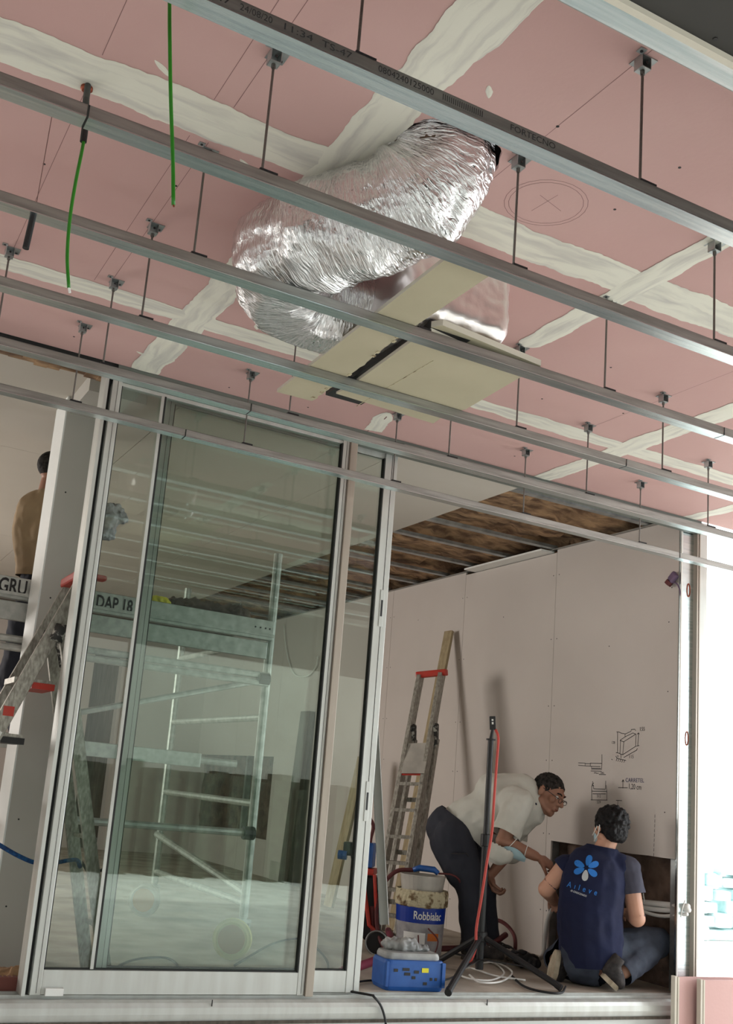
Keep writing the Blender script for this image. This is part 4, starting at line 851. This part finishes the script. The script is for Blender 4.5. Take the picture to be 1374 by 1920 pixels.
obj('plug_board', blob([('e', at_z(985, 1800, .05), (.09, .05, .04)), ('c', at_z(965, 1790, .05), .03, at_z(1005, 1808, .04), .028), ('e', at_z(975, 1785, .10), (.06, .02, .01))], .007, 2, wrinkle=.01, wscale=30), 'black', label='black site plug and tangled leads on the floor by the wall', cat='plug')
rg = at_z(930, 1790, .03); obj('cloth_heap', blob([('e', rg, (.12, .06, .035)), ('e', rg+V((.08, -.03, .01)), (.07, .05, .03))], .008, 2, wrinkle=.02, wscale=22), 'concrete', label='dusty cloth heap on the floor against the wall', cat='cloth')
# white insulated pipes
pp = thing('insulated_pipes', 'bundle of white insulated pipes sticking out of the wall opening', 'pipes', (4.5, 4.7, .45))
for k, (a, b, r) in enumerate([(((1185, 1690)), ((1290, 1700)), .016), (((1188, 1698)), ((1292, 1706)), .014), (((1190, 1704)), ((1288, 1714)), .010)]):
    pa_ = at_x(*a, 4.50); pb_ = at_y(*b, 4.41); obj('pipe', MB().tube(spline([pa_, pa_.lerp(pb_, .5)+V((0, 0, -.012*k)), pb_]), r, 12), 'foam', pp, smooth=True)
obj('cable_tie', MB().tube([at_y(1276, 1720, 4.40), at_y(1280, 1700, 4.39), at_y(1284, 1688, 4.39)], .004, 6), 'white', pp)
obj('loose_wire', MB().tube([at_x(1208, 1690, 4.46), at_x(1205, 1670, 4.44), at_x(1203, 1650, 4.43)], .004, 6), 'white', pp)
# junction box hanging at the top of the wall
jb = thing('junction_box', 'small purple junction box with a dangling wire, top right of the white wall', 'box', at_x(1258, 1087, XW-.02))
obj('box', MB().bar(at_x(1268, 1075, XW-.02), at_x(1256, 1090, XW-.025), .05, .03, side=(0, 1, 0)), 'purple', jb, bevel=.01); obj('plug', MB().cyl(at_x(1256, 1090, XW-.025), at_x(1251, 1096, XW-.03), .022), 'hose_dark', jb)
obj('wire', MB().tube(spline([at_x(1258, 1092, XW-.02), at_x(1268, 1094, XW-.02), at_x(1274, 1105, XW-.02), at_x(1276, 1117, XW-.015)]), .004, 6), 'purple', jb)
# socket plate on the wall, grille at lower left
obj('socket_plate', MB().box((XW-.02, at_x(540, 1640, XW).y, at_x(520, 1658, XW).z), (XW, at_x(508, 1640, XW).y, at_x(520, 1616, XW).z)), 'bucket', label='pale socket board low on the far wall behind the big pane', cat='socket')
gr = thing('floor_grille', 'red brown floor grille at the foot of the grey column, bottom left corner', 'grille', (.9, 4.55, 0))
for k in range(12): obj('slat', MB().box((.80+k*.018, 4.50, .0), (.809+k*.018, 4.56, .045)), 'gutter_red', gr)
obj('frame', MB().box((.78, 4.49, 0), (1.02, 4.5, .05)), 'gutter_red', gr)
obj('rubble', blob([('e', V((.93, 4.68, .02)), (.12, .08, .03)), ('e', V((.98, 4.62, .03)), (.06, .05, .03))], .008, 1, wrinkle=.02, wscale=30), 'wool', label='crumbled debris at the foot of the grey column', cat='debris', kind='stuff')

# ------------------------------------------------------------------ scaffold tower
SF = thing('scaffold_tower', 'rolling scaffold tower with grey planks behind the big glass pane', 'scaffold', (1.8, 6.0, 0))
UX, UY0, UY1 = 2.235, 5.33, 6.86
for (x, y, nm) in ((UX, UY0, 'upright'), (UX, UY1, 'upright'), (-.3, UY0, 'upright'), (-.3, UY1, 'upright')):
    obj(nm, MB().cyl((x, y, .2), (x, y, 2.12), .024, n=12), 'galv', SF, smooth=False)
    obj('castor_fork', MB().cyl((x, y, .17), (x, y, .24), .02).box((x-.035, y-.02, .10), (x-.028, y+.02, .19)).box((x+.028, y-.02, .10), (x+.035, y+.02, .19)).box((x-.035, y-.03, .175), (x+.035, y+.03, .19)), 'galv', SF)
    wv = V((.55, .83, 0)).normalized(); w0 = V((x, y, .1))-wv*.022-V((.07, .05, 0))
    wh = obj('castor_wheel', MB().lathe(w0, [(.0, 0), (.082, 0), (.09, .004), (.1, .006), (.1, .038), (.09, .04), (.082, .044), (.001, .044)], 30, axis=wv), mat('castor_tan', rgb(200, 190, 130), .6) if x == UX and y == UY0 else 'bucket', SF)
    obj('castor_hub', MB().lathe(w0-wv*.003, [(.0, 0), (.07, 0), (.07, .003), (0.001, .003)], 30, axis=wv), mat('hub_tan', rgb(178, 132, 84), .6), SF)
for x in (UX, -.3):
    for z in (.27, .77, 1.22, 1.64): obj('rung', MB().cyl((x, UY0, z), (x, UY1, z), .019, n=10), 'galv', SF)
for z, y in ((1.40, UY0-.03), (1.44, UY0-.03), (.62, UY0-.03)): obj('guard_rail', MB().cyl((-.3, y, z), (UX, y, z), .019, n=10), 'galv', SF)
obj('brace', MB().cyl((UX, UY0, .32), (UX-.02, UY1, .5), .022, n=10), 'galv', SF)
obj('brace', MB().cyl((1.28, 5.45, 1.14), (UX, 5.5, 1.42), .016, n=10), 'galv', SF)
for z in (1.42, .62): obj('clamp', MB().cyl((UX-.06, UY0-.03, z), (UX+.0, UY0-.03, z), .034, n=10), 'black', SF)
u = obj('upper_plank', MB().box((-.3, 5.34, 1.700), (2.21, 5.90, 1.745)), 'wood_dark', SF)
zf = 1.665
pf_ = obj('plank_beam', MB().profile((-.3, 5.30, 0), (2.23, 5.30, 0), [(-.02, -1.735), (-.02, -1.64), (.0, -1.64), (.0, -1.735)], side=(0, 1, 0)) if False else MB().box((-.3, 5.28, 1.63), (2.23, 5.33, 1.735)), 'galv', SF, bevel=.003)
obj('side_beam', MB().box((-.3, 5.30, 1.53), (2.21, 5.33, 1.62)), 'galv', SF, bevel=.003)
obj('plank_lip', MB().box((-.3, 5.262, 1.645), (2.23, 5.28, 1.66)), 'galv', SF)
mb = MB(); text_on(mb, 'GRU', .10, (.765, 5.279, 1.655), (1, 0, 0), (0, 0, 1), bold=.002, lift=.001, fit=.135); obj('stencil_lettering', mb, 'ink', pf_)
mb = MB(); text_on(mb, 'DAP 18', .09, (1.245, 5.279, 1.655), (1, 0, 0), (0, 0, 1), bold=.002, lift=.001, fit=.19); obj('stencil_lettering', mb, 'ink', pf_)
for x in (2.12, 2.15, 2.18, 2.205):
    obj('rivet', MB().cyl((x, 5.277, 1.69), (x, 5.281, 1.69), .005, n=8), 'black', pf_)
obj('lower_plank', MB().box((-.3, 5.60, .965), (2.0, 5.92, 1.0)).box((-.3, 5.58, .93), (2.0, 5.60, 1.005)), 'galv', SF, bevel=.003)
obj('plank_hook', MB().cyl((2.0, 5.65, .97), (UX, 5.65, .97), .02, n=10), 'galv', SF)
obj('yellow_pouch', blob([('e', V((1.64, 5.5, 1.775)), (.06, .03, .03))], .006, 1, wrinkle=.01, wscale=40), 'yellow', label='small yellow and black pouch lying on the scaffold plank', cat='pouch')
obj('rubble_bag', blob([('e', V((1.9, 5.6, 1.785)), (.22, .1, .04)), ('e', V((2.1, 5.6, 1.79)), (.1, .1, .05))], .009, 1, wrinkle=.03, wscale=26), 'wool_dark', label='torn insulation scraps lying on the right end of the scaffold plank', cat='scraps', kind='stuff')

# ------------------------------------------------------------------ people
def frame(f, u):
    f = V(f).normalized(); u = V(u); u = (u-f*u.dot(f)).normalized(); r = f.cross(u); return r, f, u, Matrix((r, f, u)).transposed()
def head_prims(c, f, u, s=1):
    r, f, u, R = frame(f, u); c = V(c); g = lambda a, b, d: c+(r*a+f*b+u*d)*s
    P = [('e', g(0, -.012, .018), (.075*s, .093*s, .085*s), R), ('e', g(0, .028, -.03), (.060*s, .066*s, .082*s), R), ('c', g(0, .01, -.08), .045*s, g(0, .066, -.098), .021*s),
         ('c', g(-.03, .075, .022), .013*s, g(.03, .075, .022), .013*s), ('c', g(0, .09, .008), .009*s, g(0, .108, -.028), .0135*s), ('c', g(-.014, .094, -.033), .008*s, g(.014, .094, -.033), .008*s),
         ('c', g(-.016, .088, -.057), .008*s, g(.016, .088, -.057), .008*s), ('c', g(-.014, .087, -.068), .008*s, g(.014, .087, -.068), .008*s)]
    for q in (-1, 1):
        P += [('e', g(q*.045, .06, -.02), (.022*s, .022*s, .024*s), R), ('c', g(q*.055, 0, -.06), .02*s, g(q*.02, .06, -.09), .02*s), ('e', g(q*.079, -.005, -.012), (.008*s, .018*s, .031*s), R), ('e', g(q*.074, -.008, -.015), (.01*s, .010*s, .02*s), R)]
    return P, g, R
def hand_prims(w_, d, back, thumb, curl=.5, s=1, fist=False):
    w_ = V(w_); d = V(d).normalized(); back = V(back); back = (back-d*back.dot(d)).normalized(); th = V(thumb); th = (th-d*th.dot(d)-back*th.dot(back)).normalized()
    P = [('c', w_-d*.01*s, .026*s, w_+d*.03*s, .028*s, .75, th), ('c', w_+d*.03*s+th*.016*s, .024*s, w_+d*.078*s+th*.024*s, .016*s), ('c', w_+d*.03*s-th*.016*s, .024*s, w_+d*.074*s-th*.026*s, .015*s), ('c', w_+d*.03*s, .024*s, w_+d*.082*s, .016*s)]
    for i, (o_, L) in enumerate(((.031, .9), (.011, 1.0), (-.010, .95), (-.030, .75))):
        p = w_+d*(.086-.004*abs(i-1))*s+th*o_*s; a = 0
        for k, seg in enumerate((.038, .025, .02)):
            a += curl*(1.1, 1.3, .9)[k]; dir_ = d*math.cos(a)-back*math.sin(a); q = p+dir_*seg*L*s
            P.append(('c', p, (.0098-.0009*k)*s, q, (.009-.0009*k)*s)); p = q
    p = w_+d*.02*s+th*.026*s
    for k, (seg, aa) in enumerate(((.038, .5), (.03, .2), (.022, .1))):
        dir_ = (d*(.75+.1*k)+th*(.65-.45*k)-back*(.25+.25*k*curl*2)).normalized(); q = p+dir_*seg*s; P.append(('c', p, (.0135-.0015*k)*s, q, (.0115-.0015*k)*s)); p = q
    return P
def shoe(name, heel, toe, up, parent, wd=.048, sole_m='sole'):
    heel, toe, up = V(heel), V(toe), V(up); d = (toe-heel).normalized(); up = (up-d*up.dot(d)).normalized(); sd_ = d.cross(up); L = (toe-heel).length
    g = lambda a, b, c_: heel+d*a*L+sd_*b+up*c_
    o = obj(name, blob([('c', g(.12, 0, .035), wd*.82, g(.8, 0, .03), wd*.85, .8, sd_), ('c', g(.1, 0, .06), wd*.85, g(.12, 0, .11), wd*.8), ('c', g(.2, 0, .075), wd*.75, g(.75, 0, .04), wd*.7)], .006, 3, cuts=[(g(.1, 0, .13), up, .12)], wrinkle=.003, wscale=40), 'shoe', parent)
    mb = MB(); n = 22; out = []
    for k in range(n):
        a = 2*math.pi*k/n; x = .5+.5*math.cos(a); y = math.sin(a)*wd*(1.0 if x > .5 else .86); out.append((x*1.02-.01, y))
    vs = [g(x, y, z) for z in (-.012, .014) for x, y in out]
    obj('sole', mb.add(vs, [tuple(range(n)), tuple(range(n, 2*n))[::-1]]+[(k, (k+1) % n, (k+1) % n+n, k+n) for k in range(n)]), sole_m, o)
    obj('laces', MB().tube([g(.45, -.02, .088), g(.55, .02, .082), g(.5, -.022, .083), g(.62, .02, .074)], .004, 6), 'label_grey', o)
    return o
D = lambda px, py, off=0: at_d(px, py, 6.60+off)
IR = V((.8, -.6, 0))       # image right on a plane that faces the camera
# --- bending man in pale grey shirt
hip = D(852, 1560, .0); chest = D(955, 1513, .0); neckb = D(998, 1492, .0)
hc = D(1029, 1486, -.02)
p_ = thing('person', 'bending man in pale grey polo, dark work trousers and glasses, mask round his forearm', 'person', (hip.x, hip.y, 0))
hf = (IR*.76 - V((0, 0, 1))*.40 - ND*.48); hu = (IR*.42 + V((0, 0, 1))*.86 - ND*.05)
HP, hg1, HR_ = head_prims(hc, hf, hu, 1.04)
shr, elr, wrr = D(975, 1503, -.17), D(943, 1577, -.23), D(1003, 1605, -.24)
shl, ell, wrl = D(985, 1505, .17), D(957, 1592, .16), D(922, 1638, .06)
hipR, kneeR, ankR = D(850, 1568, -.09), D(884, 1672, -.10), D(888, 1786, -.05)
hipL, kneeL, ankL = D(858, 1566, .10), D(903, 1668, .09), D(914, 1772, .14)
for a in (ankR, ankL): a.z = max(a.z, .07)
body = HP + [('c', neckb-IR*.02, .058, hc-hf.normalized()*.03-hu.normalized()*.05, .052), ('c', hip, .105, chest, .125, 1.15, ND), ('c', chest, .135, neckb-IR*.04, .09, 1.3, ND),
    ('c', chest+ND*-.12, .06, shr, .055), ('c', chest+ND*.12, .06, shl, .055), ('c', shr, .053, elr, .042), ('c', elr, .044, wrr, .029), ('c', shl, .053, ell, .042), ('c', ell, .044, wrl, .028),
    ('c', hipR, .085, kneeR, .055), ('c', kneeR, .055, ankR, .04), ('c', hipL, .085, kneeL, .055), ('c', kneeL, .055, ankL, .04), ('c', hip, .095, hipR, .085), ('c', hip, .095, hipL, .085),
    ] + hand_prims(wrr+(wrr-elr).normalized()*.02, (wrr-elr)+V((0, 0, -.03)), V((0, 0, 1))-ND*.3, -ND+V((0, 0, .3)), .75) + hand_prims(wrl+(wrl-ell).normalized()*.02, V((0, 0, -1))+IR*.35, -IR, -ND, .7)
obj('body', blob(body, .0052, 3), 'skin_tan', p_)
# shirt
sA = [('c', D(866, 1555), .142, D(940, 1516), .158, 1.12, ND), ('c', D(940, 1516), .158, D(985, 1500), .115, 1.45, ND), ('c', D(905, 1548), .10, D(945, 1535), .11, 1.3, ND), ('c', D(985, 1500), .10, neckb+IR*.005, .074),
      ('c', D(962, 1502, -.13), .09, shr, .083), ('c', shr, .083, shr.lerp(elr, .8), .088), ('c', shr.lerp(elr, .8), .088, elr+(elr-shr)*.2, .09),
      ('c', D(972, 1505, .13), .085, shl, .08), ('c', shl, .08, shl.lerp(ell, .75), .084), ('c', shl.lerp(ell, .75), .084, ell, .084)]
hemn = (hip-chest).normalized(); 
obj('polo_shirt', blob(sA, .0075, 5, cuts=[(D(862, 1545), (hemn*.85+V((0, 0, -.45))), .34), (shr.lerp(elr, .83), (elr-shr), .12), (shl.lerp(ell, .75), (ell-shl), .105)], wrinkle=.011, wscale=10, seed=3), 'shirt_grey', p_)
nd = (hc-neckb).normalized()
cn = neckb+nd*.005; obj('collar', MB().lathe(cn, [(.068, -.02), (.076, .0), (.070, .034), (.062, .036), (.066, .0)], 26, axis=(nd+V((0, 0, .35)))), 'collar', p_, smooth=True)
obj('collar_flap', blob([('c', D(1000, 1503, -.07), .015, D(1006, 1525, -.04), .012), ('c', D(998, 1493, -.075), .016, D(1003, 1508, -.08), .016), ('c', D(1006, 1525, -.04), .011, D(994, 1538, -.03), .008)], .005, 3), 'collar', p_)
# trousers
tA = [('c', D(846, 1550), .142, D(856, 1580), .125, 1.1, ND), ('c', D(875, 1552), .12, D(855, 1570), .13, 1.1, ND), ('c', hipR, .118, kneeR, .088), ('c', kneeR, .088, ankR+V((0, 0, .02)), .072), ('c', hipL, .118, kneeL, .086), ('c', kneeL, .086, ankL+V((0, 0, .02)), .07),
      ('c', D(838, 1580, -.06), .10, D(862, 1640, -.09), .085)]
tr2 = obj('trousers', blob(tA, .0078, 4, cuts=[(ankR+V((0, 0, -.045)), (0, 0, -1), .16), (ankL+V((0, 0, -.045)), (0, 0, -1), .16), (D(858, 1532), (IR*.6+V((0, 0, 1))), .25)], wrinkle=.009, wscale=9, seed=9), 'trousers', p_)
obj('pocket_zip', MB().tube([D(845, 1600, -.215), D(860, 1601, -.215), D(874, 1600, -.215), D(878, 1606, -.21)], .0035, 6), 'ink', tr2)
for h_, nm in ((ankR, -.02), (ankL, .02)): hh = V((h_.x, h_.y, .012)); shoe('shoe', hh-IR*.07+ND*0, hh+IR*.19, (0, 0, 1), p_, sole_m='wood_dark')
# hair: cap over the skull cut off at the face
hm = [('e', hg1(0, -.015, .024), (.081, .099, .087), HR_), ('e', hg1(0, -.05, -.02), (.070, .06, .06), HR_)]
obj('hair', blob(hm, .005, 2, cuts=[(hg1(0, .045, .03), hf*.8-hu*.75, .3), (hg1(0, -.02, -.062), -hu, .2)], wrinkle=.005, wscale=95), 'hair_grey', p_)
for q in (-1, 1): 
    e_ = obj('eye', MB().lathe(hg1(q*.031, .074, .002), [(0.001, -.011), (.008, -.007), (.011, 0), (.008, .007), (0.001, .011)], 14, axis=hf), 'eye_white', p_, smooth=True)
    obj('pupil', MB().lathe(hg1(q*.031, .083, .0), [(0.001, 0), (.005, .001), (.0045, .003), (.001, .0035)], 10, axis=hf), 'black', e_)
    obj('eyebrow', MB().tube([hg1(q*.014, .088, .022), hg1(q*.03, .088, .028), hg1(q*.048, .076, .022)], .004, 6), 'hair', p_)
obj('mouth', MB().tube([hg1(-.018, .092, -.063), hg1(0, .098, -.062), hg1(.018, .092, -.063)], .0036, 6), 'lips', p_)
gm = MB()
for q in (-1, 1):
    cc_ = hg1(q*.031, .104, -.006); r_, f_, u_, _ = frame(hf, hu)
    gm.tube([cc_+r_*.021*math.cos(a)+u_*.014*math.sin(a) for a in [k*math.pi/8 for k in range(17)]], .0016, 6)
    gm.tube([hg1(q*.052, .100, -.0), hg1(q*.078, .05, .006), hg1(q*.083, .0, .008), hg1(q*.082, -.012, -.006)], .0020, 6)
gm.tube([hg1(-.01, .106, -.004), hg1(0, .112, .0), hg1(.01, .106, -.004)], .0015, 6)
obj('glasses', gm, 'black', p_)
# face mask pushed up the forearm
ax = (wrr-elr).normalized(); ma, mb_ = elr.lerp(wrr, .0), elr.lerp(wrr, .78)
vs = []; n = 14
dn_ = (V((0, 0, -1))-ax*V((0, 0, -1)).dot(ax)).normalized(); sd2 = (-ND-ax*(-ND).dot(ax)).normalized()
for i in range(n+1):
    t = i/n; p = ma.lerp(mb_, t)+V((0, 0, -.008)); r = .062-.014*t; hw = .95*math.sin(math.pi*min(max(t, .04), .96))**.4
    for k in range(7): a = -.75+hw*(k-3)/3*.9; vs.append(p+(dn_*math.cos(a)+sd2*math.sin(-a))*(r+.003*math.cos(k*3.1)))
obj('face_mask', MB().add(vs, [(i*7+k, i*7+k+1, (i+1)*7+k+1, (i+1)*7+k) for i in range(n) for k in range(6)]), 'mask', p_, smooth=True)
for t, dd in ((.05, .06), (.75, -.01)):
    p = elr.lerp(wrr, t); r = .051-.014*t
    obj('mask_loop', MB().tube([p+ax*dd*math.sin(a/2)+(dn_*math.cos(a)+sd2*math.sin(a))*r for a in [k*math.pi/6 for k in range(0, 7)]], .0022, 6), 'white', p_)

# --- crouching man in navy vest, seen from behind
C_ = lambda px, py, off=0: at_d(px, py, 6.12+off)
p2 = thing('person', 'crouching dark haired man in navy vest with blue flower emblem, back turned', 'person', (3.95, 4.8, 0))
h2 = C_(1143, 1551, .03); pel = C_(1108, 1790, .02); ch2 = C_(1118, 1655, .03); nk2 = C_(1132, 1592, .03)
f2 = (ND*.82-IR*.50+V((0, 0, -.12))); u2 = V((0, 0, 1))+IR*.10
HP2, hg2, HR2 = head_prims(h2, f2, u2, .93)
sL, eL, wL = C_(1060, 1625, .03), C_(1024, 1667, .05), C_(1040, 1690, .30)
sR, eR, wR = C_(1176, 1628, .03), C_(1194, 1722, .0), C_(1178, 1712, .24)
hL, kL, aL = C_(1078, 1795, .03), C_(1050, 1815, .30), C_(1042, 1800, .08)
hR, kR, aR = C_(1125, 1790, .05), C_(1228, 1768, .22), C_(1170, 1822, -.02)
kL.z = max(kL.z, .075)
b2 = HP2+[('c', nk2, .055, h2-u2*.07, .052), ('c', pel, .11, ch2, .125, 1.0, IR), ('c', ch2, .135, nk2-V((0, 0, .04)), .075, .8, IR), ('c', ch2-IR*.1+V((0, 0, .05)), .07, sL, .055), ('c', ch2+IR*.1+V((0, 0, .05)), .07, sR, .055),
    ('c', sL, .052, eL, .043), ('c', eL, .046, wL, .029), ('c', sR, .053, eR, .043), ('c', eR, .046, wR, .03), ('c', hL, .075, kL, .05), ('c', kL, .048, aL, .036), ('c', hR, .08, kR, .05), ('c', kR, .048, aR, .036)]
b2 += hand_prims(wL, (ND-IR*.0), (0, 0, 1), IR, .6)+hand_prims(wR, (ND-IR*.4), (0, 0, 1), -IR, .6)
obj('body', blob(b2, .0052, 3), 'skin', p2)
vA = [('c', pel+V((0, 0, .0)), .172, C_(1106, 1720), .176, .9, IR), ('c', C_(1106, 1720), .176, C_(1112, 1650, .02), .182, .82, IR), ('c', C_(1116, 1648, .02), .16, C_(1128, 1606, .03), .10, .8, IR),
      ('c', C_(1075, 1628, .03), .075, C_(1160, 1624, .03), .075), ('c', C_(1128, 1606, .03), .085, nk2+V((0, 0, .0)), .062)]
vest = obj('vest', blob(vA, .0075, 5, cuts=[(C_(1108, 1812), V((0, 0, -1))+IR*.08, .3), (nk2+V((0, 0, .012)), u2, .12), (C_(1044, 1640), -IR, .10), (C_(1180, 1640), IR, .12)], wrinkle=.009, wscale=9, seed=21), 'vest', p2)
obj('right_sleeve', blob([('c', C_(1160, 1628, .03), .07, sR, .072), ('c', sR, .07, sR.lerp(eR, .75), .072)], .007, 4, cuts=[(sR.lerp(eR, .52), (eR-sR), .12)], wrinkle=.006, wscale=14), 'tee', p2, label='charcoal T-shirt sleeve')
obj('left_sleeve', blob([('c', C_(1075, 1628, .03), .07, sL, .066), ('c', sL, .066, sL.lerp(eL, .5), .064)], .007, 4, cuts=[(sL.lerp(eL, .12), (eL-sL)-IR*.02, .11)], wrinkle=.006, wscale=14), 'vest', p2)
jA = [('c', pel+V((0, 0, -.02)), .145, pel+V((0, 0, .03)), .145, .95, IR), ('c', hL, .125, kL, .088), ('c', kL, .08, aL, .066), ('c', hR, .128, kR, .090), ('c', kR, .086, aR, .066), ('c', C_(1150, 1790, .06), .10, kR, .085)]
jn = obj('jeans', blob(jA, .0078, 4, cuts=[(aL-(kL-aL).normalized()*.03, (aL-kL), .12), (aR-(kR-aR).normalized()*.03, (aR-kR), .12)], wrinkle=.009, wscale=11, seed=33), 'jeans', p2)
for v_ in vest.data.vertices: pass
jn_z = min(v.co.z for v in jn.data.vertices)
for v in jn.data.vertices:
    if v.co.z < .006: v.co.z = .006
ha = [('e', hg2(0, -.018, .026), (.086, .103, .092), HR2), ('e', hg2(0, -.065, -.03), (.072, .055, .06), HR2), ('e', hg2(.02, .03, .085), (.05, .06, .035), HR2)]
for k in range(44):
    a = k*2.399; z = 1-1.35*(k+.5)/44; rr_ = math.sqrt(max(0, 1-z*z)); x, y = math.cos(a)*rr_, math.sin(a)*rr_
    if y > .45 and z < .5: continue
    ha.append(('e', hg2(x*.082, -.022+y*.098, .026+z*.088), (.017, .017, .017)))
obj('hair', blob(ha, .005, 1, cuts=[(hg2(0, .055, .0), f2*.9-u2*.35, .3), (hg2(0, -.02, -.085), -u2, .2)], wrinkle=.008, wscale=34), 'hair', p2)
for q in (-1, 1): obj('eye', MB().lathe(hg2(q*.029, .07, .002), [(0.001, -.009), (.01, 0), (0.001, .009)], 10, axis=f2), 'eye_white', p2)
obj('mask_strap', MB().tube(spline([hg2(-.06, .085, -.05), hg2(-.078, .04, -.035), hg2(-.085, -.012, .012), hg2(-.088, -.022, -.01), hg2(-.08, .0, -.05), hg2(-.055, .075, -.085)]), .0026, 6), 'white', p2)
obj('face_mask', blob([('e', hg2(0, .075, -.055), (.05, .035, .045), HR2)], .006, 2), 'mask', p2)
shoe('shoe', C_(1046, 1782, -.02), C_(1030, 1845, .03)*1, (IR*.85+ND*.3), p2, wd=.046)
hS, tS = C_(1128, 1826, -.10), C_(1158, 1862, -.10); shoe('shoe', V((hS.x, hS.y, hS.z)), V((tS.x, tS.y, .014)), (IR*.8+V((0, 0, .6))), p2, wd=.046)
# emblem and lettering laid on the back of the vest
bvh = BVHTree.FromPolygons([V((v.co.x, v.co.y/YS, v.co.z))+V(ORG[vest.name]) for v in vest.data.vertices], [tuple(p.vertices) for p in vest.data.polygons])
def on_vest(px, py):
    h_ = bvh.ray_cast(CAM, ray(px, py).normalized()); 
    if h_[0] is None: return at_d(px, py, 5.93)
    return h_[0]-ray(px, py).normalized()*.003
def vshape(name, pts, m):
    ps = [on_vest(*p) for p in pts]; c_ = on_vest(sum(p[0] for p in pts)/len(pts), sum(p[1] for p in pts)/len(pts)); n = len(ps)
    obj(name, MB().add(ps+[c_], [(k, (k+1) % n, n) for k in range(n)]), m, vest)
ec = (1099, 1627)
for k in range(6):
    a = math.radians([-72, -22, 38, 98, 158, 208][k]); m = 'silver_ink' if k == 3 else 'logo_blue'; L = 21; pts = []
    for q in range(14):
        t = 2*math.pi*q/14; w_ = 7.2*math.sin(t)*(1.0-.55*math.cos(t-math.pi) if True else 1); x = 4+L/2-L/2*math.cos(t); w_ = 6.8*math.sin(t)*(.55+.45*(x/L)); pts.append((ec[0]+x*math.cos(a)-w_*math.sin(a), ec[1]+x*math.sin(a)+w_*math.cos(a)))
    vshape('emblem_petal', pts, m)
def vtext(name, txt, px, py, dx, dy, h_, m, bold=.0, space=1.0):
    vs, fs = text_mesh(txt, 1, bold, space); mx_ = max(v.x for v in vs); L = math.hypot(dx, dy); ux, uy = dx/L, dy/L
    obj(name, MB().add([on_vest(px+ux*v.x/mx_*L+uy*v.y*h_, py+uy*v.x/mx_*L-ux*v.y*h_) for v in vs], fs), m, vest)
vtext('vest_lettering', 'Aıleve', 1062, 1662, 56, 17, 15, 'logo_blue', .01, 1.9)
vtext('vest_lettering', 'AR CONDICIONADO', 1069, 1671, 30, 11, 5, 'silver_ink', .02)

# --- man on the scaffold, mostly hidden by the column
T_ = lambda px, py, y=5.62: at_y(px, py, y)
p3 = thing('person', 'man in tan shirt standing on the scaffold, face hidden behind the grey column', 'person', T_(70, 1430, 5.75))
h3 = T_(104, 884, 5.72); sh3 = T_(82, 945, 5.7); hp3 = T_(74, 1085, 5.72)
f3 = V((.9, .35, .1)); HP3, hg3, HR3 = head_prims(h3, f3, (0, 0, 1), .93)
el3, wr3 = T_(150, 1000, 5.45), T_(193, 985, 5.42)
kn3, an3 = T_(26, 1275, 5.78), T_(50, 1395, 5.78); kn3b, an3b = T_(60, 1270, 5.72), T_(70, 1395, 5.72)
obj('body', blob(HP3+[('c', h3-V((.02, 0, .06)), .05, sh3+V((.01, 0, .03)), .055), ('c', sh3-V((0, 0, .08)), .09, hp3, .085), ('c', sh3, .05, el3, .042), ('c', el3, .042, wr3, .03), ('c', hp3, .09, kn3, .06), ('c', kn3, .06, an3, .04), ('c', hp3, .09, kn3b, .06), ('c', kn3b, .06, an3b, .04)], .006, 3), 'skin_tan', p3)
obj('shirt', blob([('c', sh3-V((0, 0, .05)), .115, T_(72, 1000, 5.72), .112, 1.2, (0, 1, 0)), ('c', T_(72, 1000, 5.72), .112, hp3+V((-.0, 0, .0)), .105, 1.2, (0, 1, 0)), ('c', sh3+V((0, -.05, .0)), .07, sh3.lerp(el3, .6)+V((0, -.02, 0)), .07), ('c', sh3+V((.03, -.03, -.05)), .1, T_(85, 1000, 5.66), .1)], .0075, 4, cuts=[(hp3, (0, 0, -1), .3), (sh3.lerp(el3, .55), el3-sh3, .1)], wrinkle=.01, wscale=11), 'tan_cloth', p3)
obj('trousers', blob([('c', hp3, .10, kn3, .085), ('c', kn3, .085, an3, .07), ('c', hp3, .10, kn3b, .08), ('c', kn3b, .08, an3b, .065)], .008, 4, wrinkle=.012, wscale=11), 'trousers', p3)
obj('hair', blob([('e', hg3(0, -.02, .03), (.074, .088, .08), HR3)], .006, 2, cuts=[(hg3(0, .03, .03), f3*.8-V((0, 0, .6)), .3)]), 'hair_grey', p3)
gw = T_(203, 975, 5.40); obj('work_glove', blob(hand_prims(wr3, (gw-wr3)+V((.03, 0, .02)), (0, -1, .2), (0, 0, 1), .85, 1.25)+[('c', wr3-(gw-wr3)*.4, .032, wr3, .034), ('e', gw, (.055, .05, .055)), ('e', gw+V((.0, 0, -.06)), (.055, .045, .05)), ('e', gw+V((-.01, 0, .05)), (.045, .04, .04))], .0055, 2, wrinkle=.012, wscale=28), 'label_grey', p3)
for a in (an3, an3b): shoe('boot', V((a.x-.06, a.y, 1.015)), V((a.x+.18, a.y+.03, 1.015)), (0, 0, 1), p3, sole_m='black')
bpy.data.scenes.remove(TMP)
